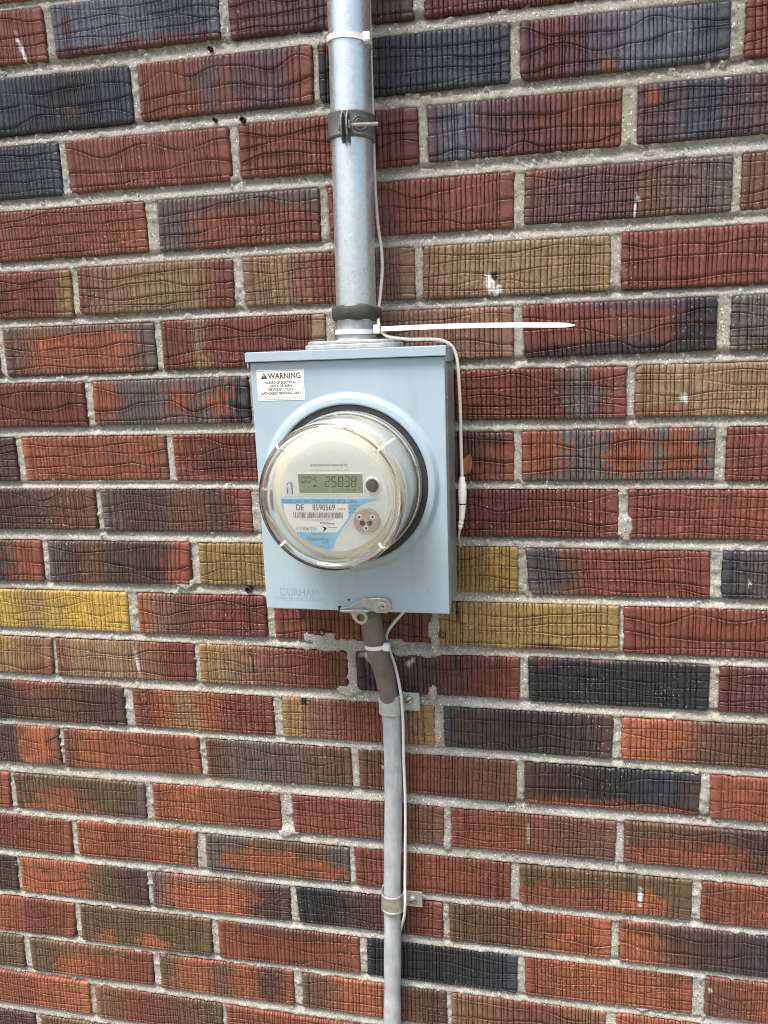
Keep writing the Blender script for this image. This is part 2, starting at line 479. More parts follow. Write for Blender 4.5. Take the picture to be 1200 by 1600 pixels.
# colour of each brick: stops along its length (letter + place 0..1), then blobs u,v,ru,rv,letter,amount
PAL = {k: lin(v) for k, v in dict(
    R=(120, 68, 58), M=(102, 56, 51), W=(94, 68, 73), B=(44, 44, 48), S=(98, 101, 115), L=(60, 64, 73), G=(98, 88, 84),  # S: slate-blue bricks, some of the sky's sheen put into the colour
    N=(108, 76, 64), D=(78, 60, 56), T=(144, 120, 92), K=(148, 121, 78), Y=(188, 154, 78), O=(160, 97, 69), E=(136, 79, 62),
    U=(100, 82, 62), P=(134, 100, 82), C=(156, 92, 66)).items()}
SPEC = {
 1: ['R', 'S0 S.5 L.8 S1;.5,1,.8,.18,M,.9;.09,.45,.03,.3,M,.7', 'M0 W.3 D.6 D1;.95,.3,.06,.3,S,.7', 'M'],
 2: ['L0 B.6 L1;.62,.7,.05,.2,D,.8', 'R0 R.3 W.42 R.52 W.6 W.82 R.93;.5,.4,.2,.3,G,.3', 'B0 B.3 L.6 L1;.05,.1,.06,.2,M,.9', 'W0 M.15 W.3 S.55 S.75 L1;.44,.9,.04,.12,E,.9', 'R'],
 3: ['L0 B.5 L1', 'R', 'R0 R.6 M1', 'W0 S.15 W.3 M.6 R.9', 'W0 L.3 W.6 L1;.06,.2,.04,.14,E,.9'],
 4: ['E0 R.3 E1', 'G0 G.12 E.3 R.6 R.9;.5,0,.7,.3,G,.9;.97,.2,.1,.5,G,.6', 'R0 R.5 R1;.5,.2,.4,.2,E,.5', 'N0 W.3 N.6 G.95;.05,.06,.05,.14,E,.9', 'N0 R.5'],
 5: ['M0 R.5 R.9 T1;.99,.5,.03,.8,K,.7', 'R0 P.18 T.35 T.72 R.88 M1;.5,.1,.4,.2,R,.3', 'P0 T.2 R.42 R.7 P.85 P1', 'P0 T.15 T.95 K1;.1,.9,.2,.2,R,.5', 'R'],
 6: ['G0 N.1 C.3 E.55 C.8 G.93 G1;.5,0,.6,.18,G,.7;.5,1,.5,.12,G,.5', 'R0 R.17 T.22 T.27 R.31 R.9 T.96;.98,.3,.05,.2,T,.8', 'P', 'R0 R.4 N.6 R.7 B.9 B1;.5,1,.8,.3,B,.9;.6,.05,.3,.1,L,.6', 'G0 G.2 R.6 N1'],
 7: ['M', 'E0 E.16 G.22 G.44 E.5 E.6 G.66 G.76 E.8 E.86 L.92 B1;.5,0,.6,.2,G,.8;.45,1,.5,.25,G,.8', 'M', 'R0 M.6 M.65 G.69 G.83 R.86 R1', 'P0 T.15 T1;.1,.9,.15,.15,R,.6'],
 8: ['D', 'C0 E.15 E.9 N1', 'E0 M.15 M1;.5,1,.6,.18,C,.5', 'D0 D.6 E1;.7,0,.5,.3,D,.9', 'E0 E.2 G.25 G.44 E.46 E.64 G.67 G.73 E.76 E.9 G.94 G1;.5,1,.8,.16,G,.9', 'R'],
 9: ['N0 D.4 N.8', 'G0 D.15 D.4 N.55 D.75 R.95', 'M', 'R0 M.4 R1', 'R0 R.5 E1'],
 10: ['D0 D.7 N.78 E.85 E1', 'G0 G.06 D.1 N.3 D.45 D.8 E.88 E1', 'K0 K.3 T1', 'K0 K.4 K.8 K1;.4,.2,.2,.2,R,.6;.9,.5,.1,.4,Y,.5', 'G0 G.12 N.2 R.35 R1;.1,.4,.16,.5,L,.6', 'L0 G.3 C.6 E1'],
 11: ['Y0 K.3 Y.6 Y1', 'C0 P.15 N.3 R.55 M1', 'R0 R.5 M1', 'K0 K.5 K1;.6,.95,.13,.1,M,.95', 'R'],
 12: ['T0 K.6 P.85 P1;1,.9,.2,.3,R,.7', 'R0 P.06 T.2 T.45 P.6 R.85 M1', 'K0 K.08 T.14 P.3 R.65 M1', 'B0 W.2 D.4 M.8 R1', 'B;.1,.1,.08,.15,M,.6;.42,.02,.1,.06,N,.7', 'M0 W.3 M1'],
 13: ['D0 N.4 D1;.35,.1,.2,.2,E,.5', 'E0 R.1 C.22 T.4 C.55 R.7 R1', 'K0 K.08 P.2 R.45 R.7 P.85 K1', 'L0 D.1 B.5 D1', 'C0 O.1 C.25 N.4 D1;.2,.3,.2,.35,O,.8'],
 14: ['D0 D.7 O.8 C.9 N.96;.8,.4,.12,.6,O,.6', 'N0 C.2 E.4 E.6 R.75 E1', 'N0 G.3 N1', 'N0 R.4 N.8;.5,.3,.3,.3,E,.4', 'D0 B.5 L.85 D1;.5,1,.8,.22,E,.95', 'E0 E.4 O1'],
 15: ['E', 'U0 U.4 U.8 G1;.3,.9,.3,.35,O,.8;.35,.45,.2,.2,C,.4', 'E0 C.3 E.6 R1', 'R0 R.4 N.7 N1', 'R0 E.3 N.7 N1', 'U0 N.3 D.7 D1;.35,.8,.4,.4,E,.9'],
 16: ['M0 R.5 E1', 'C0 E.3 E.6 C.9 U1', 'G0 G.15 U.3 U.7 G1;.45,.65,.35,.4,C,.9;.85,.7,.12,.3,C,.8', 'R0 E.5 R1', 'U0 U.7 U1;.35,.8,.45,.4,E,.95;.7,.7,.14,.3,O,.9', 'R0 E.5'],
 17: ['D', 'O0 C.3 C.5 U.65 D.9', 'G0 C.2 O.45 C.65 D.8 D1;.5,0,.5,.25,G,.6', 'B0 B.25 D.4 M.8 R1', 'U0 N.4 C.75 O.85 C1', 'C0 O.15 N.3 D.5 L1;.3,.1,.6,.2,D,.6'],
 18: ['N0 C.4 R.7 E1', 'U0 U.3 U.8 U1;.2,.9,.1,.3,O,.9;.55,.85,.12,.3,O,.9', 'E0 R.5 E1;.5,.05,.5,.15,D,.6', 'B0 B.5 L1', 'E0 O.3 O.7 E1', 'N0 E.4 N1'],
 19: ['U', 'U0 U.2 C.3 E.6 R1;.3,.1,.5,.2,U,.7', 'U0 C.3 U.5 C.65 D.85 E1', 'U0 N.12 O.35 O.5 N.7 D1', 'P0 R.5 P1;.5,.5,.4,.4,N,.5', 'O0 E.4 O1'],
 20: ['E0 E.5 O1', 'P0 R.3 N.7 U1', 'E'],
 21: ['D', 'U'],
}
COMMON = ['R', 'E', 'N', 'D', 'R0 N.5', 'U0 C.5 U1', 'M', 'P0 T.5 R1', 'B', 'W', 'E0 D.8', 'K']

def parse_spec(s):
    parts = s.split(';')
    stops = []
    for k, w in enumerate(parts[0].split()):
        stops.append((float(w[1:]) if len(w) > 1 else 0.0, PAL[w[0]]))
    blobs = []
    for w in parts[1:]:
        q = w.split(',')
        blobs.append((float(q[0]), float(q[1]), float(q[2]), float(q[3]), PAL[q[4]], float(q[5])))
    return stops, blobs

# stains with a shape of their own: x, z, half length, half width (m), angle from the vertical (deg), colour
W_ = (0.66, 0.65, 0.63)
K_ = (0.012, 0.012, 0.013)
STAINS = [(0.2575, 0.3203, .012, .004, 15, W_), (0.2640, 0.3120, .006, .003, -20, W_), (0.262, 0.328, .004, .003, 0, K_),
          (0.4041, 0.3851, .008, .0013, 0, W_), (0.4602, 0.1938, .0045, .0035, 20, W_), (-0.2693, 0.6031, .013, .0022, 16, W_),
          (-0.0441, -0.0632, .026, .0013, 0, K_), (-0.0446, -0.1272, .020, .0013, 2, K_), (0.2170, -0.0500, .012, .0020, 3, K_),
          (0.0245, -0.0600, .008, .002, 0, K_), (0.0204, -0.1758, .006, .004, 0, K_), (0.2142, -0.1147, .008, .002, 0, K_),
          (-0.205, -0.138, .018, .0022, 10, (0.45, 0.43, 0.40)), (0.487, 0.5, .001, .002, 0, W_), (0.4065, 0.396, .003, .001, 0, W_),
          (0.535, -0.008, .005, .0012, 0, W_), (0.494, -0.372, .004, .0014, 0, W_), (0.52, -0.53, .004, .0014, 8, W_),
          (0.12, -0.26, .010, .001, 0, W_), (0.105, -0.112, .012, .003, 30, (0.45, 0.43, 0.40)), (0.158, -0.118, .007, .003, -40, (0.4, 0.38, 0.36)), (0.135, -0.133, .005, .004, 0, (0.4, 0.38, 0.36)), (0.30, -0.335, .012, .0014, 0, (0.4, 0.37, 0.34)), (0.435, -0.41, .010, .0012, 0, W_)]
# mortar smeared over brick edges: x, z, rx, rz
SMEAR = [(0.046, -0.0915, .024, .0095), (0.075, -0.096, .034, .006), (0.085, -0.130, .007, .026), (0.188, -0.080, .008, .018), (0.0787, -0.158, .016, .007),
         (0.185, -0.158, .006, .012), (0.191, -0.20, .006, .022), (0.404, 0.052, .008, .016), (-0.130, -0.025, .012, .008),
         (-0.014, -0.3655, .015, .006), (0.130, -0.094, .03, .006), (0.198, -0.362, .006, .008), (0.05, -0.103, .06, .005), (0.17, -0.105, .04, .006)]

def smear_mask(X, Z):
    s = np.full(X.shape, -0.05)
    for x, z, rx, rz in SMEAR:
        d = np.hypot((X - x) / rx, (Z - z) / rz)
        s = np.maximum(s, 1.25 - d)
    return s + np.where(s > 0.1, 1.2, 0.85) * (fbm(X * 175, Z * 175, 77, 3) - 0.5)

def brick_mesh(Q, spec, seed, fine=True):
    g = np.random.default_rng(seed)
    L = 0.5 * (math.dist(Q[0], Q[1]) + math.dist(Q[3], Q[2])) * 1e3
    H = 0.5 * (math.dist(Q[0], Q[3]) + math.dist(Q[1], Q[2])) * 1e3
    ed = [0, 0.5, 1.3, 2.6]
    # ---- columns: each drag-cut groove gets four
    xs, dep, gid = list(ed), [0, 0, 0, 0], [0, 0, 0, 0]
    if fine:
        x = g.uniform(6, 13)
        end = L - g.uniform(6, 13)
        pitch = g.uniform(4.3, 5.3)
        kk = 1
        while x < end:
            w = g.uniform(0.6, 1.2)
            d = g.uniform(2.4, 4.6) * (0.55 if g.random() < 0.12 else 1)
            xs += [x - w / 2, x - w / 3.4, x + w / 3.4, x + w / 2]
            dep += [0, d, d, 0]
            gid += [kk] * 4
            st = max(w + 1.1, g.normal(pitch, 1.4))
            if st > 3.6:
                xs.append(x + w / 2 + (st - w) * 0.5)
                dep.append(0)
                gid.append(kk)
            x += st
            kk += 1
    else:
        for x in np.linspace(8, L - 8, 22):
            xs.append(x), dep.append(0), gid.append(0)
    xs += [L - e for e in ed[::-1]]
    dep += [0] * 4
    gid += [0] * 4
    xs, dep, gid = np.array(xs), np.array(dep), np.array(gid)
    nc = len(xs)
    # ---- rows follow the wavy drag marks
    K = int(g.integers(3, 6)) if fine else 0
    rows, rdep, lip, wid = [np.full(nc, e) for e in ed], [0] * 4, [0] * 4, [-1] * 4
    prev = rows[-1]
    lines = []
    for k in range(K):
        base = H * (k + 0.75 + 0.25 * g.random()) / (K + 0.35)
        amp = H / (K + 1) * g.uniform(0.3, 0.62)
        sc = g.uniform(30, 58)
        yk = base + amp * 2 * (vnoise(xs / sc, k * 9.1, seed) - 0.5) + 0.8 * (vnoise(xs / 11, k * 3.3, seed + 5) - 0.5)
        yk = np.clip(yk, 4.5, H - 5.5)
        if lines:
            yk = np.maximum(yk, lines[-1] + 1.5)
        yk = np.minimum(yk, H - 4.2)
        lines.append(yk)
    offs = [(-0.6, 0, 0), (-0.1, 1.8, 0), (0.3, 1.4, 0.3), (1.0, -0.8, 0.8), (2.1, -0.05, 0.2)]
    for k in range(K + 1):
        nxt = lines[k] + offs[0][0] if k < K else np.full(nc, H - ed[-1])
        nf = 4 if fine else 6
        for q in range(1, nf):
            rows.append(prev + (nxt - prev) * q / nf)
            rdep.append(0), lip.append(0), wid.append(-1)
        if k < K:
            for o, d, l in offs:
                rows.append(lines[k] + o)
                rdep.append(d), lip.append(l), wid.append(k)
            prev = rows[-1]
    for e in ed[::-1]:
        rows.append(np.full(nc, H - e))
        rdep.append(0), lip.append(0), wid.append(-1)
    YY = np.clip(np.array(rows), 0, H)
    YY = np.maximum.accumulate(YY + np.arange(len(rows))[:, None] * 1e-3, 0)
    nr = len(rows)
    rdep, lip, wid = np.array(rdep)[:, None], np.array(lip)[:, None], np.array(wid)[:, None]
    XX = np.broadcast_to(xs, (nr, nc)).copy()
    # ---- relief in mm, positive into the wall
    smooth_ = g.uniform(0.6, 1.15)
    S = np.clip(0.02 + 1.9 * (vnoise(YY / 5.0, gid * 7.31, seed + 11) * 0.6 + vnoise(YY / 16, gid * 0.37, seed + 13) * 0.55), 0.12, 1.15)
    vg = dep[None, :] * S * smooth_
    ws = np.clip(0.35 + 1.3 * (vnoise(XX / 22, wid * 5.7, seed + 3) - 0.25), 0.15, 1.25)
    wav = rdep * ws * g.uniform(0.55, 1.1)
    rel = wav + vg * (1 - 0.65 * lip)
    if fine:
        rel = rel + 0.7 * (vnoise(XX / 1.7, YY / 1.9, seed + 21) - 0.5) + 0.35 * (vnoise(XX / 11, YY / 9, seed + 22) - 0.5) + 0.8 * (vnoise(XX / 60, YY / 40, seed + 23) - 0.5)
        # torn flecks
        t = vnoise(XX / 2.2, YY / 3.0, seed + 24)
        rel += np.clip(t - 0.83, 0, 1) * 6.0
    e = np.minimum(np.minimum(XX, L - XX), np.minimum(YY, H - YY))
    rel += 1.9 * np.clip(1 - e / 2.6, 0, 1) ** 2
    # ---- outline: uneven ends and arrises, rounded or chipped corners
    u, v = XX / L, YY / H
    fl, fr_ = np.clip(1 - XX / 10, 0, 1) ** 2, np.clip(1 - (L - XX) / 10, 0, 1) ** 2
    ft, fb = np.clip(1 - YY / 8, 0, 1) ** 2, np.clip(1 - (H - YY) / 8, 0, 1) ** 2
    rough_ = g.uniform(0.7, 1.7)
    notch = np.clip(rdep, 0, 1) * 0.9
    nl = rough_ * (1.6 * (fbm(YY / 9, seed * 0.13 + 3, seed + 31) - 0.5) + 0.9 * (vnoise(YY / 2.5, 1.5, seed + 32) - 0.5)) + notch
    nr_ = rough_ * (1.6 * (fbm(YY / 9, seed * 0.17 + 8, seed + 33) - 0.5) + 0.9 * (vnoise(YY / 2.5, 2.5, seed + 34) - 0.5)) + notch
    n_t = rough_ * (1.3 * (fbm(XX / 14, 3.5, seed + 35) - 0.5) + 0.7 * (vnoise(XX / 3, 4.5, seed + 36) - 0.5))
    n_b = rough_ * (1.3 * (fbm(XX / 14, 6.5, seed + 37) - 0.5) + 0.8 * (vnoise(XX / 3, 7.5, seed + 38) - 0.5))
    cr = g.uniform(0.8, 3.2, 4)
    if g.random() < 0.3:
        cr[g.integers(4)] = g.uniform(4, 9)
    def inset(d, r):
        return np.where(d < r, r - np.sqrt(np.maximum(r * r - (r - d) ** 2, 0)), 0)
    dx = fl * (nl + inset(YY, cr[0]) + inset(H - YY, cr[3])) - fr_ * (nr_ + inset(YY, cr[1]) + inset(H - YY, cr[2]))
    dz = -ft * n_t + fb * n_b
    wob = 0.9 * (vnoise(YY / 13, 0.5, seed + 41) - 0.5) + 0.5 * (vnoise(YY / 4, gid * 3.7, seed + 42) - 0.5)
    dx = dx + wob * np.clip(e / 5, 0, 1)
    q = np.array(Q)
    Px = (1 - v) * ((1 - u) * q[0, 0] + u * q[1, 0]) + v * ((1 - u) * q[3, 0] + u * q[2, 0]) + dx * 1e-3
    Pz = (1 - v) * ((1 - u) * q[0, 1] + u * q[1, 1]) + v * ((1 - u) * q[3, 1] + u * q[2, 1]) + dz * 1e-3
    set_ = g.normal(0, 0.5)
    Py = (rel + set_ + g.normal(0, 0.6) * (u - 0.5) + g.normal(0, 0.5) * (v - 0.5)) * 1e-3
    # ---- colour
    stops, blobs = parse_spec(spec)
    uu = u + 0.10 * (fbm(XX / 24, YY / 16, seed + 51) - 0.5) + 0.16 * (vnoise(XX / 2.8, YY / 5, seed + 52) - 0.5)
    up = np.array([s[0] for s in stops])
    colr = np.stack([np.interp(uu, up, np.array([s[1][k] for s in stops])) for k in range(3)], -1)
    for bu, bv, ru, rv, bc, am in blobs:
        d = np.hypot((u - bu) / ru, (v - bv) / rv) + 0.9 * (fbm(XX / 14, YY / 10, seed + 53) - 0.5) + 0.8 * (vnoise(XX / 2.6, YY / 4.0, seed + 56) - 0.5)
        k = np.clip((1.15 - d) / 0.5, 0, 1)[..., None] * am
        colr = colr * (1 - k) + np.array(bc) * k
    # fire-flash clouds, darker and greyer
    k = np.clip((fbm(XX / 34, YY / 20, seed + 54, 4) - 0.52) * 4, 0, 1)[..., None] * g.uniform(0.05, 0.5)
    colr = colr * (1 - k) + (colr * 0.55 + 0.018) * k
    k = np.clip((fbm(XX / 9, YY / 9, seed + 55, 3) - 0.55) * 4, 0, 1)[..., None] * 0.25
    colr = colr * (1 + k)
    colr *= 0.71 * g.uniform(0.92, 1.1)
    for sx, sz, a, bw, ang, sc_ in STAINS:
        c_, s_ = math.cos(R(ang)), math.sin(R(ang))
        du, dv = (Px - sx) * c_ + (Pz - sz) * s_, -(Px - sx) * s_ + (Pz - sz) * c_
        d = np.hypot(du / bw, dv / a)
        if d.min() > 1.6:
            continue
        k = np.clip((1.2 - d + 0.9 * (vnoise(Px * 500, Pz * 400, 61) - 0.5)) / 0.35, 0, 1)[..., None]
        colr = colr * (1 - k) + np.array(sc_) * k
    # ---- add the sides of the brick
    P = np.stack([Px, Py, Pz], -1)
    P = np.pad(P, ((1, 1), (1, 1), (0, 0)), mode='edge')
    P[0, :, 1] = P[-1, :, 1] = 0.022
    P[:, 0, 1] = P[:, -1, 1] = 0.022
    colr = np.pad(colr, ((1, 1), (1, 1), (0, 0)), mode='edge')
    me = np_mesh('brick', P.reshape(-1, 3), grid_quads(nr + 2, nc + 2))
    at = me.color_attributes.new('col', 'FLOAT_COLOR', 'POINT')
    rgba = np.ones((P.shape[0] * P.shape[1], 4), np.float32)
    rgba[:, :3] = colr.reshape(-1, 3)
    at.data.foreach_set('color', rgba.ravel())
    return me

# ------------------------------------------------------------------ the wall
GROUND_Z = -1.28
wall = thing('brick_wall', 'wall of ridged red, brown, tan and black bricks in pale sandy mortar behind the meter', 'wall', (0, 0, GROUND_Z))
# courses above and below the picture, and bricks past its sides, continue the bond
ROWZ = {}
for r, row in COURSES.items():
    ROWZ[r] = (np.mean([q[1] + q[3] for q in row]) / 2e4, np.mean([q[5] + q[7] for q in row]) / 2e4)
ALL = []
def std(r, x0):
    zt, zb = ROWZ[r]
    return [(x0, zt), (x0 + .199, zt), (x0 + .199, zb), (x0, zb)]
for r in range(-1, 24):
    if r not in ROWZ:
        ROWZ[r] = (-(r - 10) * .0677 + .0274 + (.004 if r < 1 else 0), -(r - 10) * .0677 - .0274 + (.0035 if r < 1 else 0))
XMIN, XMAX = -0.86, 0.94
for r in range(-1, 24):
    row = COURSES.get(r, [])
    qs = [[(q[0] / 1e4, q[1] / 1e4), (q[2] / 1e4, q[3] / 1e4), (q[4] / 1e4, q[5] / 1e4), (q[6] / 1e4, q[7] / 1e4)] for q in row]
    sp = list(SPEC.get(r, []))
    for k, q in enumerate(qs):
        ALL.append((r, q, sp[k] if k < len(sp) else random.choice(COMMON)))
    if qs:
        xl, xr = qs[0][0][0], qs[-1][1][0]
    else:
        xl = 0.08 + (0.105 if r % 2 else 0)
        xr = xl - .0107
    x = xl - .2097
    while x + .199 > XMIN:
        ALL.append((r, std(r, x), random.choice(COMMON)))
        x -= .2097
    x = xr + .0107
    while x < XMAX:
        ALL.append((r, std(r, x), random.choice(COMMON)))
        x += .2097
for n, (r, q, sp) in enumerate(ALL):
    xa, xb, zb_, zt_ = q[0][0], q[1][0], q[2][1], q[0][1]
    inview = xb > -0.53 and xa < 0.62 and zt_ > -0.79 and zb_ < 0.69
    o = link_mesh('brick', brick_mesh(q, sp, 1000 + n * 7, inview), M_BRICK, wall)

# mortar: one sheet between and behind the bricks, weathered back under each upper brick
def fine_axis(a, b, fa, fb, step, coarse):
    return np.concatenate([np.arange(a, fa, coarse), np.arange(fa, fb, step), np.arange(fb, b + coarse, coarse)])
gx = fine_axis(-0.95, 1.05, -0.51, 0.60, 0.0026, 0.02)
gz = fine_axis(-1.00, 0.80, -0.77, 0.67, 0.0024, 0.02)[::-1]
X, Z = np.meshgrid(gx, gz)
dist = np.full(X.shape, 0.03)
for r, q, sp in ALL:
    xa, xb = (q[0][0] + q[3][0]) / 2, (q[1][0] + q[2][0]) / 2
    za, zb_ = (q[2][1] + q[3][1]) / 2, (q[0][1] + q[1][1]) / 2
    i0, i1 = np.searchsorted(gx, xa - .02), np.searchsorted(gx, xb + .02)
    j0, j1 = np.searchsorted(-gz, -zb_ - .02), np.searchsorted(-gz, -za + .02)
    if i1 <= i0 or j1 <= j0:
        continue
    xx, zz = X[j0:j1, i0:i1], Z[j0:j1, i0:i1]
    d = np.maximum(np.maximum(xa - xx, xx - xb), np.maximum(za - zz, zz - zb_))
    dist[j0:j1, i0:i1] = np.minimum(dist[j0:j1, i0:i1], d)
tb = np.full(X.shape, 0.35)
rs = sorted(ROWZ)
for a, b in zip(rs[:-1], rs[1:]):
    lo, hi = ROWZ[b][0], ROWZ[a][1]
    mk = (Z > lo) & (Z < hi)
    tb = np.where(mk, (Z - lo) / (hi - lo), tb)
y = 1.8 + 7.6 * tb ** 1.3 + 2.0 * (fbm(X * 60, Z * 60, 5) - 0.5) + 1.3 * (vnoise(X * 330, Z * 330, 6) - 0.5)
y += np.clip(-dist * 1e3, 0, 3) * 3.0
y -= 1.0 * np.clip(1 - dist * 1e3 / 2.0, 0, 1) * (dist > 0)
sm = smear_mask(X, Z)
k = np.clip(sm / 0.35, 0, 1)
k = k * k * (3 - 2 * k)
y = y * (1 - k) + k * (-0.7 + 0.9 * (vnoise(X * 230, Z * 230, 8) - 0.5))
jit = 0.5e-3
V = np.stack([X + jit * (vnoise(X * 700, Z * 700, 9) - .5), y * 1e-3, Z], -1).reshape(-1, 3)
me = np_mesh('mortar', V, grid_quads(len(gz), len(gx)))
mo = link_mesh('mortar', me, M_MORTAR, wall)

# the rest of the house: plain courses round the built part, solid core, roof, and an added eave
M_CORE = simple('mortar_backing', (0.42, 0.39, 0.34), 0.9, scale=30)
M_SHADE_EAVE = simple('shade_eave_paint', (0.62, 0.60, 0.56), 0.6, var=0.05)
M_ROOF = simple('roof_shingle', (0.07, 0.065, 0.06), 0.9, var=0.3)
core = MB().box(-4.2, 4.2, 0.024, 3.4, GROUND_Z, 1.30)
core.build('wall_core', M_CORE, wall)
far = MB()
far_col = []
ends = {}
for r, q, sp in ALL:
    e_ = ends.setdefault(r, [9, -9])
    e_[0], e_[1] = min(e_[0], q[0][0]), max(e_[1], q[1][0])
rf_ = random.Random(11)
def far_brick(x, zb_, zt):
    far.box(x, x + .199, 0.001, 0.026, zb_, zt)
    c_ = PAL[rf_.choice('RREENMDUPTWB')]
    far_col.extend([(0.74 * c_[0], 0.74 * c_[1], 0.74 * c_[2], 1.0)] * 8)
for r in range(-9, 29):
    zt, zb_ = ROWZ[r] if r in ROWZ else (-(r - 10) * .0677 + .0274 + (.006 if r < -1 else 0), -(r - 10) * .0677 - .0274 + (.006 if r < -1 else 0))
    if zb_ < GROUND_Z + 0.005 or zt > 1.29:
        continue
    xl, xr = ends.get(r, (0.0 + (0.105 if r % 2 else 0), -.0107 + (0.105 if r % 2 else 0)))
    x = xl - .2097
    while x > -4.2:
        far_brick(x, zb_, zt)
        x -= .2097
    x = xr + .0107
    while x < 4.0:
        far_brick(x, zb_, zt)
        x += .2097
fo = far.build('outer_brickwork', M_BRICK, wall)
fo['kind'] = 'stuff'
fa = fo.data.color_attributes.new('col', 'FLOAT_COLOR', 'POINT')
fa.data.foreach_set('color', np.array(far_col, np.float32).ravel())
MB().box(-4.4, 4.4, -0.24, 0.10, 1.302, 1.33).build('shade_soffit', M_SHADE_EAVE, wall)  # unseen eave, added and sized to darken the top of the wall
MB().box(-4.4, 4.4, -0.27, -0.242, 1.29, 1.46).build('shade_fascia', M_SHADE_EAVE, wall)
rf = MB()
rf.add([(-4.5, -0.32, 1.47), (4.5, -0.32, 1.47), (4.5, 1.9, 2.6), (-4.5, 1.9, 2.6), (-4.5, -0.32, 1.43), (4.5, -0.32, 1.43), (4.5, 1.9, 2.2), (-4.5, 1.9, 2.2)],
       [(0, 1, 2, 3), (4, 7, 6, 5), (0, 4, 5, 1), (1, 5, 6, 2), (2, 6, 7, 3), (3, 7, 4, 0)])
rf.build('roof_slope', M_ROOF, wall)

# ground out to the horizon
M_GROUND = simple('worn_lawn', (0.15, 0.135, 0.08), 0.9, var=0.2, scale=3, dirt=(0.07, 0.10, 0.035), dirt_amt=0.8, dscale=0.7)
gm = MB()
gm.add([(-250, -250, GROUND_Z), (250, -250, GROUND_Z), (250, 250, GROUND_Z), (-250, 250, GROUND_Z)], [(0, 1, 2, 3)])
go = gm.build('ground', M_GROUND)
go['kind'] = 'structure'
# ------------------------------------------------------------------ materials of the fittings
def enamel():
    m, nt, b = mat_new('grey_enamel')
    co = position(nt)
    st = node(nt, 'ShaderNodeMapping')
    st.inputs['Scale'].default_value = (1, 1, 0.10)
    nt.links.new(co, st.inputs[0])
    streak = ramp(nt, noise(nt, st.outputs[0], 75, 5, 0.6), [(0.48, 0.0), (0.78, 0.42)])
    blot = ramp(nt, noise(nt, co, 26, 5, 0.6), [(0.35, 0.0), (0.75, 1.0)])
    c = mixc(nt, blot, (0.30, 0.385, 0.45), (0.33, 0.415, 0.475))  # grey paint of the front, with the sky's blue put into its colour
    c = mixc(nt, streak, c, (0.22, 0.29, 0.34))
    chips = ramp(nt, noise(nt, co, 190, 3, 0.6), [(0.735, 0.0), (0.75, 0.8)])
    c = mixc(nt, chips, c, (0.20, 0.20, 0.19))
    dustn = ramp(nt, noise(nt, co, 420, 4, 0.7), [(0.62, 0.0), (0.74, 0.30)])
    c = mixc(nt, dustn, c, (0.52, 0.52, 0.48))
    nt.links.new(c, b.inputs['Base Color'])
    nt.links.new(ramp(nt, noise(nt, co, 40, 5), [(0.3, 0.28), (0.7, 0.48)]), b.inputs['Roughness'])
    bump(nt, b, noise(nt, co, 14, 2), 0.25, 0.004)
    return m
M_PAINT = enamel()
M_SIDE = simple('shaded_side_enamel', (0.25, 0.27, 0.255), 0.42, var=0.08, scale=25, bmp=0.12, dirt=(0.22, 0.21, 0.17), dirt_amt=0.5, dscale=35)  # same box paint, the dim right side's shade put into a darker tone
M_STAMP = simple('stamped_enamel', (0.225, 0.30, 0.37), 0.5, var=0.05)
M_GALV = simple('galvanised_steel', (0.60, 0.655, 0.655), 0.33, metal=0.8, var=0.03, scale=120, bmp=0.12, bscale=260, dirt=(0.20, 0.21, 0.22), dirt_amt=0.25, dscale=160)
M_ZINC = simple('dull_zinc', (0.13, 0.14, 0.135), 0.5, metal=0.4, var=0.2, scale=150, bmp=0.35, bscale=500, dirt=(0.12, 0.11, 0.09), dirt_amt=0.7, dscale=90)
M_BRIGHT = simple('plated_steel', (0.40, 0.40, 0.38), 0.4, metal=0.7, var=0.16, scale=200, bmp=0.25, bscale=500, dirt=(0.16, 0.13, 0.10), dirt_amt=0.5, dscale=120)
M_CAST = simple('cast_hub', (0.44, 0.46, 0.46), 0.55, metal=0.5, var=0.18, scale=140, bmp=0.5, bscale=600)
M_PUTTY = simple('duct_putty', (0.035, 0.035, 0.032), 0.8, var=0.2, scale=120, bmp=0.5, bscale=350)
M_NYLON = simple('white_nylon', (0.68, 0.69, 0.68), 0.42, var=0.05, scale=120, dirt=(0.5, 0.48, 0.43), dirt_amt=0.4, dscale=90)
M_WIRE = simple('white_insulation', (0.58, 0.575, 0.53), 0.45, var=0.06, scale=80, dirt=(0.40, 0.38, 0.32), dirt_amt=0.4, dscale=60)
M_PLUG = simple('white_plastic_plug', (0.72, 0.74, 0.71), 0.4, var=0.04)
M_BLACK = simple('black_rubber', (0.022, 0.023, 0.024), 0.55, var=0.2)
M_DARK = simple('hole_dark', (0.02, 0.014, 0.012), 0.85, var=0.3)  # near-black colour stands in for the shade inside holes and slots
M_RUST = simple('rusty_screw', (0.10, 0.045, 0.035), 0.7, var=0.3, scale=200)
M_LEAF = simple('dry_leaf', (0.42, 0.19, 0.075), 0.55, var=0.25, scale=120, dirt=(0.06, 0.02, 0.015), dirt_amt=0.8, dscale=170)
M_PAPER = simple('white_sticker', (0.80, 0.80, 0.74), 0.45, var=0.02)
M_INK = simple('black_ink', (0.025, 0.025, 0.027), 0.5, var=0.05)
M_INKG = simple('grey_ink', (0.20, 0.21, 0.20), 0.5, var=0.1)
M_INKF = simple('faded_ink', (0.42, 0.44, 0.42), 0.5, var=0.1)
M_INKB = simple('blue_ink', (0.10, 0.22, 0.33), 0.5, var=0.1)
M_FACE = simple('ivory_plastic', (0.70, 0.76, 0.71), 0.4, var=0.02, scale=30)
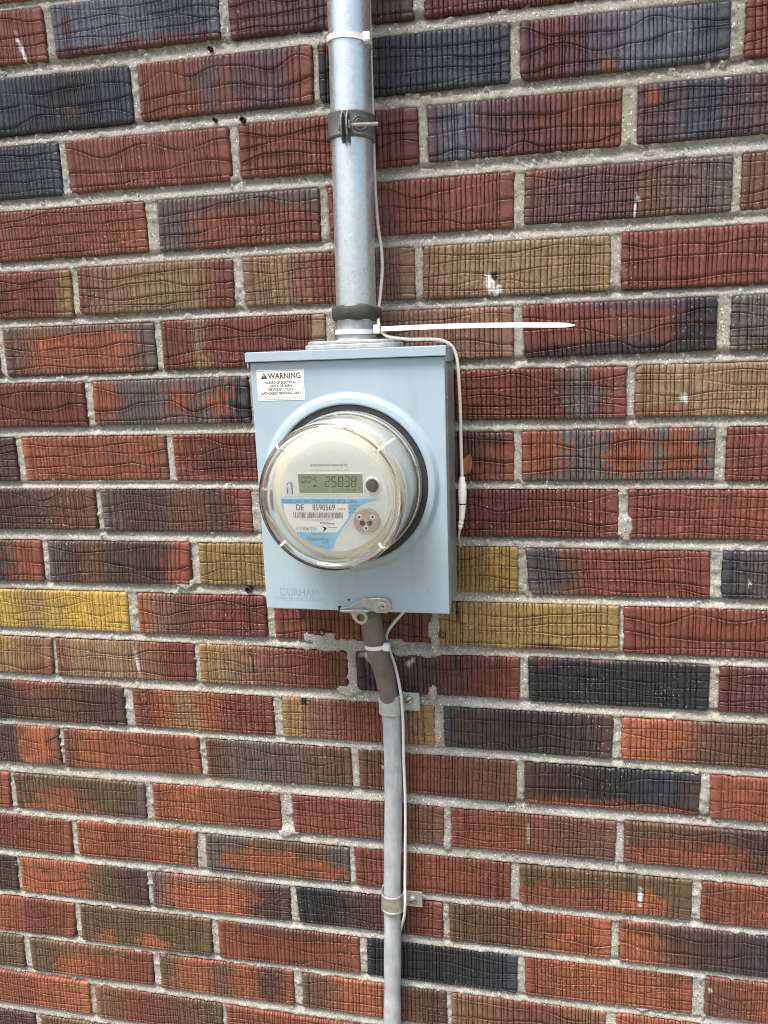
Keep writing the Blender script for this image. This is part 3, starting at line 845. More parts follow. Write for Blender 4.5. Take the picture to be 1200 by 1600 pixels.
M_FACE2 = simple('ivory_label', (0.77, 0.82, 0.77), 0.45, var=0.02, scale=30)
M_SHELL = simple('cream_plastic', (0.76, 0.76, 0.65), 0.45, var=0.04, scale=30)
M_BLUE = simple('sky_blue_print', (0.22, 0.55, 0.84), 0.45, var=0.02)
M_PLATE = simple('white_print', (0.84, 0.87, 0.87), 0.45, var=0.02)
M_LCD = simple('lcd_glass', (0.24, 0.31, 0.22), 0.22, var=0.03, scale=30)
M_SEG = simple('lcd_segment', (0.055, 0.068, 0.055), 0.3, var=0.03)
M_PINK = simple('copper_tinted_metal', (0.46, 0.36, 0.33), 0.5, metal=0.3, var=0.12, scale=180, bmp=0.2)

def gradient_cable():
    """grey jacket of the lower cable, still coated with brown grime near its top end"""
    m, nt, b = mat_new('cable_jacket')
    co = position(nt)
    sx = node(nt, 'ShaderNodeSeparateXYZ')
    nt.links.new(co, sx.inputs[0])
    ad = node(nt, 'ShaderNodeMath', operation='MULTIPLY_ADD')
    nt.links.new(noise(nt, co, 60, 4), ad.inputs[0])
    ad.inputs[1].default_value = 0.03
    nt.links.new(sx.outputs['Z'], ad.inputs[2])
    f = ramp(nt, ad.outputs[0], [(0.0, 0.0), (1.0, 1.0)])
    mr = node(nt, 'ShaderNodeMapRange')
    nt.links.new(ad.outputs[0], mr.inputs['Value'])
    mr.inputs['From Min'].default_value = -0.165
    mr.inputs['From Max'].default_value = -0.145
    n1 = noise(nt, co, 45, 5)
    grey = mixc(nt, ramp(nt, n1, [(0.35, 0.0), (0.7, 1.0)]), (0.26, 0.28, 0.305), (0.37, 0.385, 0.40))
    st = node(nt, 'ShaderNodeMapping')
    st.inputs['Scale'].default_value = (1, 1, 0.12)
    nt.links.new(co, st.inputs[0])
    streak = ramp(nt, noise(nt, st.outputs[0], 150, 4), [(0.5, 0.0), (0.72, 0.6)])
    grey = mixc(nt, streak, grey, (0.50, 0.51, 0.51))
    spots = ramp(nt, noise(nt, co, 330, 2), [(0.70, 0.0), (0.76, 0.8)])
    grey = mixc(nt, spots, grey, (0.72, 0.72, 0.70))
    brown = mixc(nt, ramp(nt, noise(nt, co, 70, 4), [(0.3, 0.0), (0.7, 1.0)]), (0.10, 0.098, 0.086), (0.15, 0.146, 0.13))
    c = mixc(nt, mr.outputs[0], grey, brown)  # brown top end: the meter box's shade put into the colour
    nt.links.new(c, b.inputs['Base Color'])
    b.inputs['Roughness'].default_value = 0.5
    bump(nt, b, noise(nt, co, 300, 4), 0.2)
    return m
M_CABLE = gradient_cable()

def clear_plastic():
    """clear polycarbonate, faintly yellowed and dusty"""
    m = bpy.data.materials.new('clear_polycarbonate')
    m.use_nodes = True
    nt = m.node_tree
    b = nt.nodes['Principled BSDF']
    b.inputs['Base Color'].default_value = (1.0, 0.995, 0.98, 1)
    b.inputs['Transmission Weight'].default_value = 1.0
    b.inputs['IOR'].default_value = 1.49
    b.inputs['Roughness'].default_value = 0.03
    df = node(nt, 'ShaderNodeBsdfDiffuse')
    df.inputs['Color'].default_value = (0.62, 0.58, 0.50, 1)
    mx = node(nt, 'ShaderNodeMixShader')
    co = position(nt)
    nt.links.new(ramp(nt, noise(nt, co, 40, 6, 0.7), [(0.45, 0.008), (0.75, 0.05)]), mx.inputs[0])
    nt.links.new(b.outputs[0], mx.inputs[1])
    nt.links.new(df.outputs[0], mx.inputs[2])
    nt.links.new(mx.outputs[0], nt.nodes['Material Output'].inputs['Surface'])
    return m
M_CLEAR = clear_plastic()

def disc(cx, cz, r, n=48, a0=0.0):
    return [(cx + r * math.cos(a0 + 2 * math.pi * k / n), cz + r * math.sin(a0 + 2 * math.pi * k / n)) for k in range(n)]

# ------------------------------------------------------------------ drilled holes, drawn as dark plugs, and one rusty plug in the wall
for (x, z, r, mt) in ((0.0488, -0.0832, .0040, M_DARK), (0.1979, -0.0805, .0042, M_RUST), (-0.0434, -0.0305, .0040, M_DARK),
                      (-0.0102, 0.5065, .0030, M_DARK), (-0.0428, 0.5093, .0020, M_DARK), (-0.042, 0.5803, .0024, M_DARK)):
    pl = MB().lathe_y([(0.0005, 0.0026), (r * 0.45, 0.0022), (r * 0.62, 0.0008), (r * 0.72, -0.0022), (r, -0.0020), (r * 1.05, 0.006)], x, z, 18)
    pl.build('wall_plug', mt, wall, smooth=50)

# ------------------------------------------------------------------ meter socket box
CX, CZ = 0.1157, 0.1177                       # centre of the meter
box = thing('meter_socket_box', 'light grey painted steel meter box with a warning sticker, fixed to the bricks', 'meter box', (0.1157, -0.004, -0.0205))
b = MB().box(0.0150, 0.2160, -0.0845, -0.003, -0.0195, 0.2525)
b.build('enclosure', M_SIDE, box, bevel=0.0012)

# front cover: flat plate, pressed ring round the opening, folded lips
xa, xb, za, zb_ = 0.0136, 0.2178, -0.0226, 0.2462
FY = -0.0900
angs = sorted([2 * math.pi * k / 120 for k in range(120)] + [math.atan2(z - CZ, x - CX) % (2 * math.pi) for x in (xa, xb) for z in (za, zb_)])
cover_rings = []
def rect_hit(a):
    c_, s_ = math.cos(a), math.sin(a)
    t = min((xb - CX) / c_ if c_ > 1e-9 else ((xa - CX) / c_ if c_ < -1e-9 else 9), (zb_ - CZ) / s_ if s_ > 1e-9 else ((za - CZ) / s_ if s_ < -1e-9 else 9))
    return CX + c_ * t, CZ + s_ * t
edge = [rect_hit(a) for a in angs]
def inset_pt(p, d):
    return (min(max(p[0], xa + d), xb - d), min(max(p[1], za + d), zb_ - d))
RP = [(p[0], FY + 0.0135, p[1]) for p in edge], [(p[0], FY + 0.0012, p[1]) for p in edge], [(*inset_pt(p, .0004)[:1], FY + 0.0003, inset_pt(p, .0004)[1]) for p in edge], [(inset_pt(p, .0013)[0], FY, inset_pt(p, .0013)[1]) for p in edge]
prof = [(0.0962, FY), (0.0946, FY - .0004), (0.0932, FY - .0016), (0.0912, FY - .0040), (0.0900, FY - .0050), (0.0880, FY - .0054), (0.0850, FY - .0056), (0.0838, FY - .0050), (0.0832, FY - .0035), (0.0831, FY + .010)]
vs = [v for ring in RP for v in ring]
for r_, y_ in prof:
    vs += [(CX + r_ * math.cos(a), y_, CZ + r_ * math.sin(a)) for a in angs]
n_ = len(angs)
fs = []
for i in range(len(RP) + len(prof) - 1):
    for k in range(n_):
        j = (k + 1) % n_
        fs.append((i * n_ + k, i * n_ + j, (i + 1) * n_ + j, (i + 1) * n_ + k))
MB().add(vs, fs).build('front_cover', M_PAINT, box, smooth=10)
# rain cap over the cover
cap = MB().prism([(0.0108, 0.2466), (0.2192, 0.2466), (0.2197, 0.2475), (0.2197, 0.2556), (0.2185, 0.2566), (0.0115, 0.2566), (0.0103, 0.2556), (0.0103, 0.2475)], -0.0955, -0.0905)
cap.box(0.0106, 0.2194, -0.0903, -0.030, 0.2535, 0.2564)
cap.box(0.2178, 0.2197, -0.0903, -0.028, 0.2410, 0.2533)
cap.box(0.0103, 0.0122, -0.0903, -0.028, 0.2410, 0.2533)
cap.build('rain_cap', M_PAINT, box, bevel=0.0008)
# folded strips and the knock-out on the right side
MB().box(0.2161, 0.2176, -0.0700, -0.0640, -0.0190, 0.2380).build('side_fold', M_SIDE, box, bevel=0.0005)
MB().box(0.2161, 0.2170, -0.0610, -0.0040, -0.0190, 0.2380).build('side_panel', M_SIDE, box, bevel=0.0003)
def disc_x(x0, x1, y, z, r, n=32):
    vs = [(x0, y + r * math.cos(2 * math.pi * k / n), z + r * math.sin(2 * math.pi * k / n)) for k in range(n)]
    vs += [(x1, y + r * math.cos(2 * math.pi * k / n), z + r * math.sin(2 * math.pi * k / n)) for k in range(n)]
    return MB().add(vs, [tuple(range(n)), tuple(range(2 * n - 1, n - 1, -1))] + [(k, (k + 1) % n, n + (k + 1) % n, n + k) for k in range(n)])
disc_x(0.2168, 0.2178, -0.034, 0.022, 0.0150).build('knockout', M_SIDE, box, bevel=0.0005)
disc_x(0.2176, 0.2192, -0.080, 0.204, 0.0030, 16).build('side_screw', M_BRIGHT, box, bevel=0.0006)
# hub on top
def rrect(x0, x1, y0, y1, r, n=6):
    out = []
    for cx, cy, a in ((x1 - r, y1 - r, 0), (x0 + r, y1 - r, 90), (x0 + r, y0 + r, 180), (x1 - r, y0 + r, 270)):
        out += [(cx + r * math.cos(R(a + 90 * k / n)), cy + r * math.sin(R(a + 90 * k / n))) for k in range(n + 1)]
    return out
def slab_z(pts, z0, z1):
    n = len(pts)
    return MB().add([(x, y, z0) for x, y in pts] + [(x, y, z1) for x, y in pts],
                    [tuple(range(n - 1, -1, -1)), tuple(range(n, 2 * n))] + [(k, (k + 1) % n, n + (k + 1) % n, n + k) for k in range(n)])
hub = slab_z(rrect(0.0660, 0.1660, -0.0800, -0.0080, 0.022), 0.2567, 0.2618).build('hub_flange', M_CAST, box, bevel=0.0010)
slab_z(rrect(0.0690, 0.1630, -0.0775, -0.0105, 0.021), 0.2620, 0.2655).build('hub_gasket', M_CAST, box, bevel=0.0008)
PA = Vector((0.1186, -0.045, 0.262))          # axis of the riser pipe
PB = Vector((0.1250, -0.045, 0.640))
def ax(z):
    t = (z - PA.z) / (PB.z - PA.z)
    return PA.x + (PB.x - PA.x) * t
nk = MB()
nk.tube([(ax(z), -0.045, z) for z in (0.2656, 0.268, 0.288, 0.2915)], [0.0214, 0.0207, 0.0204, 0.0204], 40)
nk.build('hub_neck', M_CAST, box, smooth=40)
# rivets and specks on the front
for x, z, r_ in ((0.2158, 0.2362, .0009), (0.1084, -0.0097, .0014), (0.1025, -0.0128, .0009), (0.196, 0.004, .0010)):
    MB().lathe_y([(r_, FY + .0004), (r_ * .8, FY - .0005), (.0001, FY - .0007)], x, z, 12).build('dimple', M_DARK if r_ > .001 else M_STAMP, box, smooth=60)
# stamped lettering
st = MB()
text_geo(st, 'DURHAM', 0.0128, 0.0310, -0.0070, FY - .00012, width=0.0436)
text_geo(st, 'TYPE 3R ENCLOSURE', 0.0062, 0.0240, -0.0128, FY - .00012, width=0.0580)
st.build('stamped_lettering', M_STAMP, box)
# warning sticker
stk = MB().prism([(0.0207, 0.2382), (0.0712, 0.2376), (0.0718, 0.2370), (0.0712, 0.2070), (0.0706, 0.2065), (0.0210, 0.2065), (0.0203, 0.2071), (0.0203, 0.2376)], FY - .00035, FY - .0001)
sticker = stk.build('warning_sticker', M_PAPER, box)
tx = MB()
YT = FY - .0005
for (x0, z0, x1, z1) in ((.0216, .2369, .0706, .2372), (.0213, .2075, .0703, .2078), (.0216, .2110, .0703, .2112)):
    tx.add([(x0, YT, z0), (x1, YT, z0), (x1, YT, z1), (x0, YT, z1)], [(0, 1, 2, 3)])
for (x0, z0, x1, z1) in ((.0216, .2078, .0218, .2369), (.0703, .2078, .0705, .2369)):
    tx.add([(x0, YT, z0), (x1, YT, z0), (x1, YT, z1), (x0, YT, z1)], [(0, 1, 2, 3)])
tx.add([(.0246, YT, .2291), (.0320, YT, .2291), (.0283, YT, .2354)], [(0, 1, 2)])
text_geo(tx, 'WARNING', 0.0082, 0.0325, 0.2290, YT, width=0.0354, bold=0.018)
for s_, xc, z_, w_ in (('HAZARD OF ELECTRICAL', .0458, .2238, .0345), ('SHOCK OR BURN', .0458, .2203, .0240), ('SERVICE BY UTILITY', .0458, .2166, .0275), ('AUTHORIZED PERSONNEL ONLY', .0458, .2127, .0440)):
    t2 = MB()
    text_geo(t2, s_, 0.0038, 0, 0, 0, width=w_, bold=0.022)
    tx.add([(xc - w_ / 2 + v[0], YT, z_ + v[2]) for v in t2.v], t2.f)
t2 = MB()
text_geo(t2, 'DURHAM CO. LEBANON, MO. USA 65536', 0.0020, 0, 0, 0, width=0.041)
tx.add([(0.0255 + v[0], YT, .2087 + v[2]) for v in t2.v], t2.f)
tx.build('lettering', M_INK, sticker)
tri = MB()
text_geo(tri, '!', 0.0054, 0.0276, 0.2298, YT - .0002, bold=0.02)
tri.build('exclamation_mark', M_PAPER, sticker)
# latch and seal tab at the bottom edge
lp = [(.0985, -.0185), (.1080, -.0165), (.1247, -.0068), (.1485, -.0052), (.1528, -.0066), (.1552, -.0105), (.1553, -.0170), (.1512, -.0228), (.1390, -.0228), (.1350, -.0200), (.1265, -.0215), (.1010, -.0222)]
lt = MB().prism(lp, -0.0935, -0.0903).build('latch', M_BRIGHT, box, bevel=0.0008)
MB().prism([(.0990, -.0190), (.1250, -.0172), (.1340, -.0190), (.1300, -.0212), (.1010, -.0219)], -0.0985, -0.0937).build('latch_lip', M_BRIGHT, lt, bevel=0.0010)
MB().lathe_y([(.0062, -.0934), (.0060, -.0950), (.0052, -.0956), (.0026, -.0955), (.0022, -.0948), (.0010, -.0944), (.0004, -.0938)], .1462, -.0150, 28).build('rivet', M_BRIGHT, lt, smooth=40)
MB().lathe_y([(.0009, -.0940), (.0008, -.0952), (.0001, -.0953)], .1470, -.0150, 10).build('rivet_hole', M_DARK, lt)
MB().prism([(.0962, -.0172), (.0992, -.0170), (.0990, -.0226), (.0966, -.0226)], -0.0908, -0.0895).build('slot', M_DARK, box)
tp = [(.1085, -.0232), (.1262, -.0238), (.1288, -.0300), (.1270, -.0358), (.1212, -.0384), (.1160, -.0366), (.1118, -.0316)]
MB().plate_hole(tp, (.1208, -.0302), .0042, -0.0895, -0.0875).build('seal_tab', M_BRIGHT, box, bevel=0.0006)

# ------------------------------------------------------------------ electricity meter
meter = thing('electricity_meter', 'round digital meter reading 25838 under clear plastic, on the grey box', 'meter', (CX, -0.0915, CZ))
MB().lathe_y([(.0829, -.088), (.0829, -.0925), (.0826, -.0932), (.0790, -.0936), (.0774, -.0932), (.0770, -.088)], CX, CZ, 96).build('sealing_ring', M_BLACK, meter, smooth=50)
M_BASE = simple('grey_plastic', (0.52, 0.53, 0.49), 0.5, var=0.05, scale=30)
MB().lathe_y([(.0768, -.0895), (.0768, -.0972), (.0736, -.0974), (.0732, -.1000), (.0718, -.1012)], CX, CZ, 96).build('base_rim', M_BASE, meter, smooth=40)
body = MB().lathe_y([(.0712, -.1000), (.0706, -.1030), (.0690, -.1380), (.0680, -.1460), (.0645, -.1490), (.0622, -.1500), (.0600, -.1500), (.0594, -.1515), (.0588, -.1545), (.0572, -.1552), (.0001, -.1552)], CX, CZ, 96)
body.build('register_body', M_SHELL, meter, smooth=32)
face = MB().prism(disc(CX, CZ - .0012, .0556, 80), -0.1560, -0.1551).build('faceplate', M_FACE, meter)
cov = [(.0769, -.0975), (.0769, -.0985), (.0766, -.1004), (.0756, -.1012), (.0750, -.1040), (.0740, -.1300), (.0728, -.1560), (.0724, -.1640), (.0719, -.1690), (.0708, -.1722), (.0690, -.1738), (.0668, -.1740), (.0652, -.1730),
       (.0644, -.1706), (.0636, -.1690), (.0622, -.1692), (.0612, -.1704), (.0600, -.1706), (.0580, -.1700), (.0400, -.1704), (.0001, -.1706),
       (.0001, -.1684), (.0400, -.1682), (.0600, -.1676), (.0640, -.1668), (.0662, -.1690), (.0678, -.1700), (.0690, -.1690), (.0696, -.1640), (.0702, -.1560), (.0714, -.1300), (.0726, -.1040), (.0736, -.0990), (.0738, -.0975)]
cover_ = MB().lathe_y(cov, CX, CZ, 128, close=True).build('clear_cover', M_CLEAR, meter, smooth=50)
M_RIB = simple('frosted_plastic', (0.62, 0.62, 0.57), 0.35, var=0.05)
# moulded ribs across the shoulder of the cover
for ang, y0_, y1_ in ((134, -.1742, -.160), (43, -.1742, -.118), (222, -.1742, -.160), (-43, -.1742, -.140)):
    a = R(ang)
    c_, s_ = math.cos(a), math.sin(a)
    tx_, tz_ = -s_, c_
    rb = MB()
    pr_ = [(.0640, -.1712), (.0652, -.1737), (.0668, -.1747), (.0692, -.1745), (.0713, -.1727), (.0724, -.1690), (.0733, -.1560)]
    if y1_ > -.15:
        pr_ += [(.0745, -.1300), (.0748, y1_)]
    pin = [(r_ - .0010, y_ + .0006) for r_, y_ in pr_]
    w = .0011
    vs = []
    for (r0, yy0), (r1, yy1) in zip(pr_, pin):
        for sg in (-1, 1):
            vs.append((CX + r0 * c_ + sg * w * tx_, yy0, CZ + r0 * s_ + sg * w * tz_))
        for sg in (1, -1):
            vs.append((CX + r1 * c_ + sg * w * tx_, yy1, CZ + r1 * s_ + sg * w * tz_))
    m_ = len(pr_)
    fs = [(0, 1, 2, 3), tuple((m_ - 1) * 4 + k for k in (3, 2, 1, 0))]
    for i in range(m_ - 1):
        for k in range(4):
            fs.append((i * 4 + k, (i + 1) * 4 + k, (i + 1) * 4 + (k + 1) % 4, i * 4 + (k + 1) % 4))
    rb.add(vs, fs).build('cover_rib', M_RIB, meter, smooth=40)

def fp(x, z):
    """a point measured on the faceplate, in mm"""
    return (0.99578 * x + 1.3) * 1e-3, (0.99578 * z + 1.06) * 1e-3
def fpoly(mb, pts, y):
    q = [fp(*p) for p in pts]
    a = sum(q[i][0] * q[(i + 1) % len(q)][1] - q[(i + 1) % len(q)][0] * q[i][1] for i in range(len(q)))
    if a < 0:
        q = q[::-1]
    mb.add([(x, y, z) for x, z in q], [tuple(range(len(q)))])
def frect(mb, x0, z0, x1, z1, y):
    fpoly(mb, [(x0, z0), (x1, z0), (x1, z1), (x0, z1)], y)
def ftext(mb, s, size, x, z, y, w, bold=0.0, slant=0.0):
    X_, Z_ = fp(x, z)
    text_geo(mb, s, size * 1e-3, X_, Z_, y, width=w * 1e-3, bold=bold, slant=slant)
def arc_pts(cx, cz, r, a0, a1, n=24):
    return [(cx + r * math.cos(R(a0 + (a1 - a0) * k / n)), cz + r * math.sin(R(a0 + (a1 - a0) * k / n))) for k in range(n + 1)]
# upper white field and its slim lower edge
up = MB()
q = [fp(*p) for p in arc_pts(114.4, 115.6, 55.0, 1.5, 178.5, 40)]
up.prism(q, -0.15645, -0.15602)
upper = up.build('upper_plate', M_FACE2, meter)
yb = -0.15640
# blue name plate
bl = MB()
arc = arc_pts(114.4, 115.6, 54.6, 181.5, 263.0, 26)
curve = [(108.2, 62.4), (112.4, 63.2), (115.2, 72.9), (121.3, 82.8), (130.2, 94.0), (137.6, 104.6), (145, 108.6), (151.7, 111.3), (163.0, 114.2)]
q = [fp(*p) for p in arc + curve]
bl.prism(q, yb, yb + .0003)
name_plate = bl.build('name_plate', M_BLUE, meter)
rimw = MB()
for off_ in (0,):
    cc = [(p[0] + 1.0, p[1] - .4) for p in curve]
    for k in range(len(curve) - 1):
        fpoly(rimw, [curve[k], curve[k + 1], cc[k + 1], cc[k]], yb - .0001)
rimw.build('plate_border', M_PLATE, name_plate)
wp = MB()
fpoly(wp, [(62.4, 108.9), (129.2, 108.9), (128.6, 95.4), (117.0, 80.6), (73.5, 80.1), (66.3, 90.7), (62.9, 99.1)], yb - .0002)
wp.build('white_field', M_PLATE, name_plate)
yt = yb - .0004
t = MB()
ftext(t, 'DE', 8.6, 76.3, 102.6, yt, 7.8, .004)
ftext(t, '8590569', 8.6, 92.9, 102.6, yt, 22.6, .004)
ftext(t, 'DTE Energy', 2.6, 99.8, 88.9, yt, 14.5, .02)
ftext(t, 'Detroit Edison', 1.9, 107.0, 85.0, yt, 9.5, .01)
sw = [(100.5, 86.6), (104.5, 86.2), (106.4, 84.6), (104.6, 82.4), (101.5, 80.9), (103.4, 83.0), (103.6, 84.8)]
fpoly(t, sw, yt)
t.build('serial_lettering', M_INK, name_plate)
t = MB()
x = 72.8
rr_ = random.Random(5)
while x < 122.6:
    w = rr_.choice([.5, .5, .9, 1.3])
    frect(t, x, 94.9, x + w, 100.6, yt)
    x += w + rr_.choice([.5, .6, 1.0])
ftext(t, '313 836 030', 5.2, 74.3, 82.3, yt, 21.4)
ftext(t, 'HWK3', 2.9, 118.0, 103.0, yt, 7.6)
t.build('barcode', M_INKG, name_plate)
t = MB()
ftext(t, '*DE 8590569 185P*', 3.0, 81.5, 92.0, yt, 32.0)
t.build('barcode_caption', M_INKF, name_plate)
t = MB()
ftext(t, 'CL200 240V 3W TYPE C2SOD 30TA 1.0Kh', 4.6, 61.5, 110.2, yt, 76.0)
t.build('plate_lettering', M_INKB, name_plate)
t = MB()
ftext(t, 'CA 0.5', 2.6, 130.4, 106.8, yt, 8.4)
ftext(t, 'FM2S', 2.6, 130.2, 103.4, yt, 6.4)
ftext(t, '60Hz', 2.6, 130.0, 100.0, yt, 6.4)
t.build('side_lettering', M_INKB, name_plate)
t = MB()
ftext(t, 'R1012R', 2.4, 91.4, 77.6, yt, 9.0)
ftext(t, 'OpenWay', 6.4, 85.7, 71.6, yt, 22.0)
ftext(t, 'Itron', 2.2, 100.6, 69.0, yt, 7.4, .03)
ftext(t, 'USA', 2.2, 97.6, 65.0, yt, 4.0)
ftext(t, '01/10', 1.8, 103.0, 64.4, yt, 5.0)
t.build('lower_lettering', M_INKB, name_plate)
# pale printed code above the display
t = MB()
x = 93.2
while x < 130.2:
    w = rr_.choice([.9, 1.4, 1.9])
    frect(t, x, 146.0, x + w, 148.4, -.1566)
    x += w + rr_.choice([.5, .7])
ftext(t, '313836030 85905 69', 2.2, 93.0, 141.4, -.1566, 37.4)
t.build('printed_code', M_INKF, upper)
# display
ld = MB()
q = [fp(*p) for p in ((78.4, 140.2), (145.8, 139.9), (145.8, 118.6), (79.0, 118.5))]
ld.prism(q, -.1572, -.1564)
lcd_frame = ld.build('display_frame', M_FACE2, meter, bevel=.0003)
sc_ = MB()
q = [fp(*p) for p in ((79.9, 138.7), (144.5, 138.4), (144.5, 120.2), (80.6, 120.1))]
sc_.prism(q, -.1574, -.1570)
lcd = sc_.build('display', M_LCD, meter)
SEG = {'0': 'abcdef', '2': 'abged', '3': 'abgcd', '4': 'fgbc', '5': 'afgcd', '8': 'abcdefg'}
def digit(mb, ch, x, z, w, h, th):
    y_ = -.1576
    s_ = h / 2
    sl = .06
    def pq(px, pz):
        return (x + px + sl * pz, z + pz)
    hh = {'a': h, 'g': s_, 'd': 0}
    for c_ in SEG[ch]:
        if c_ in hh:
            z0 = hh[c_]
            d_ = {'a': -1, 'd': 1, 'g': 0}[c_]
            lo, hi = (z0 - th, z0) if d_ < 0 else ((z0, z0 + th) if d_ > 0 else (z0 - th / 2, z0 + th / 2))
            fpoly(mb, [pq(th * .9, lo), pq(w - th * .9, lo), pq(w - th * .5, hi), pq(th * .5, hi)], y_)
        else:
            x0 = 0 if c_ in 'ef' else w - th
            z0, z1 = (s_ + .35, h - .35) if c_ in 'bf' else (.35, s_ - .35)
            fpoly(mb, [pq(x0, z0), pq(x0 + th, z0 + .2), pq(x0 + th, z1 - .2), pq(x0, z1)], y_)
sg_ = MB()
for k, ch in enumerate('004'):
    digit(sg_, ch, 83.4 + k * 5.1, 130.0, 4.1, 6.6, .85)
for k, ch in enumerate('25838'):
    digit(sg_, ch, 106.6 + k * 6.6, 126.0, 5.2, 10.4, 1.05)
fpoly(sg_, [(94.8, 128.0), (97.2, 128.0), (99.6, 127.0), (97.2, 126.0), (94.8, 126.0)], -.1576)
ftext(sg_, 'kWh', 1.8, 127.0, 122.6, -.1576, 4.4)
fpoly(sg_, [(135.0, 122.4), (136.6, 122.4), (136.6, 123.6), (135.0, 123.6)], -.1576)
sg_.build('display_digits', M_SEG, lcd)
# reset button, optical port, moulded hook
bx, bz = .1552, .1279
MB().lathe_y([(.0092, -.1562), (.0090, -.1580), (.0078, -.1590), (.0066, -.1588), (.0060, -.1572)], bx, bz, 36).build('button_collar', M_FACE2, meter, smooth=40)
MB().lathe_y([(.0058, -.1570), (.0058, -.1606), (.0050, -.1624), (.0025, -.1632), (.0001, -.1634)], bx, bz, 28).build('reset_button', M_BLACK, meter, smooth=50)
px, pz = .1484, .0934
po = [(px + .0131 * math.cos(R(a)), pz + .0124 * math.sin(R(a))) for a in range(-56, 237, 8)]
port = MB().prism(po, -.1612, -.1562).build('optical_port', M_PINK, meter, bevel=.0008)
for dx, dz in ((-.0070, .0045), (.0062, .0046), (-.0004, -.0066)):
    ps_ = MB().lathe_y([(.0025, -.1611), (.0024, -.1619), (.0017, -.1621), (.0014, -.1615)], px + dx, pz + dz, 18).build('port_screw', M_PLATE, port, smooth=40)
    MB().lathe_y([(.0015, -.1614), (.0001, -.1614)], px + dx, pz + dz, 14).build('recess', M_RUST, ps_)
for dx, dz in ((-.0042, -.0014), (.0034, -.0014)):
    MB().lathe_y([(.0027, -.1611), (.0026, -.1616), (.0016, -.1618), (.0001, -.1617)], px + dx, pz + dz, 16).build('port_window', M_BLACK, port, smooth=50)
hx, hz = fp(70.4, 124.0)
hk = MB()
hk.tube([(hx - .0026, -.1568, hz - .0052), (hx - .0026, -.1568, hz + .0030)] + [(hx + .0026 * math.cos(R(a)), -.1568, hz + .0036 + .0030 * math.sin(R(a))) for a in range(170, 5, -20)] + [(hx + .0026, -.1568, hz + .0030), (hx + .0026, -.1568, hz - .0052)], .0005, 8)
hk.build('printed_hook', M_INKG, meter)
MB().lathe_y([(.0024, -.1563), (.0022, -.1578), (.0001, -.1581)], hx, hz + .0026, 16).build('moulded_pin', M_FACE2, meter, smooth=50)
# ------------------------------------------------------------------ riser pipe
pipe = thing('conduit_pipe', 'galvanised steel pipe rising up the bricks from the meter box top', 'pipe', (PA.x, -0.045, 0.2858))
pm = MB()
zs = np.linspace(0.2860, 2.30, 40)
pm.tube([(ax(z) if z < 0.66 else ax(0.66), -0.045, float(z)) for z in zs], 0.0211, 64)
pm.build('tube', M_GALV, pipe, smooth=40)
pt = MB()
vs, fs = [], []
NS, NR = 56, 12
for k in range(NS):
    a = 2 * math.pi * k / NS
    w = 0.0074 + 0.0022 * (vnoise(k * .35, 2.2, 4) - .5)
    zc = 0.2928 + 0.0026 * (vnoise(k * .21, 5.2, 4) - .5) * 2
    ro = 0.0256 + 0.0016 * (vnoise(k * .4, 9.1, 4) - .5) * 2 + (.0012 if k % 28 == 3 else 0)
    for i in range(NR):
        b_ = 2 * math.pi * i / NR
        rr = ro - .0042 + .0050 * math.copysign(abs(math.cos(b_)) ** .6, math.cos(b_))
        vs.append((ax(.293) + rr * math.cos(a), -0.045 + rr * math.sin(a), zc + w * math.copysign(abs(math.sin(b_)) ** .8, math.sin(b_))))
for k in range(NS):
    for i in range(NR):
        j, l = (k + 1) % NS, (i + 1) % NR
        fs.append((k * NR + i, k * NR + l, j * NR + l, j * NR + i))
pt.add(vs, fs).build('putty_seal', M_PUTTY, pipe, smooth=60)

# ------------------------------------------------------------------ clamp on the riser pipe
clamp = thing('pipe_clamp', 'dull zinc pipe clamp with ears and long screw on the galvanised pipe', 'pipe clamp', (ax(.4745), 0.0, .462))
cz0, cz1 = .4625, .4868
cxx = ax(.4745)
cr = MB()
n = 64
pr_c = [(.0214, 0), (.0234, 0), (.0243, .0016), (.0238, .004), (.0238, .0203), (.0243, .0227), (.0234, .0243), (.0214, .0243)]
vs, fs = [], []
for r_, dz in pr_c:
    for k in range(n):
        a = 2 * math.pi * k / n
        vs.append((cxx + r_ * math.cos(a), -.045 + r_ * math.sin(a), cz0 + dz - .0010 * math.cos(a)))
m_ = len(pr_c)
for i in range(m_):
    for k in range(n):
        j = (k + 1) % n
        fs.append((i * n + k, i * n + j, ((i + 1) % m_) * n + j, ((i + 1) % m_) * n + k))
cr.add(vs, fs).build('clamp_ring', M_ZINC, clamp, smooth=40)
ear = [(-.0665, -.0125), (-.0720, -.0150), (-.0790, -.0090), (-.0800, 0), (-.0790, .0080), (-.0725, .0150), (-.0665, .0118)]
def ear_mesh(x0, x1):
    nn = len(ear)
    v_ = [(x0, y_, .4690 + z_) for y_, z_ in ear] + [(x1, y_, .4690 + z_) for y_, z_ in ear]
    return MB().add(v_, [tuple(range(nn)), tuple(range(2 * nn - 1, nn - 1, -1))] + [(k, (k + 1) % nn, nn + (k + 1) % nn, nn + k) for k in range(nn)])
ear_mesh(.1185, .1204).build('ear', M_ZINC, clamp, bevel=.0005)
ear_mesh(.1240, .1259).build('ear', M_ZINC, clamp, bevel=.0005)
sc = MB()
zz = [.1252 + .00055 * k for k in range(56)]
sc.tube([(x_, -.0745, .4700 - (x_ - .1252) * .05) for x_ in zz], [.0021 if k % 2 else .00175 for k in range(56)], 12)
scr = sc.build('screw', M_BRIGHT, clamp, smooth=30)
MB().box(.1262, .1284, -.0780, -.0710, .4662, .4738).build('square_nut', M_ZINC, scr, bevel=.0005)
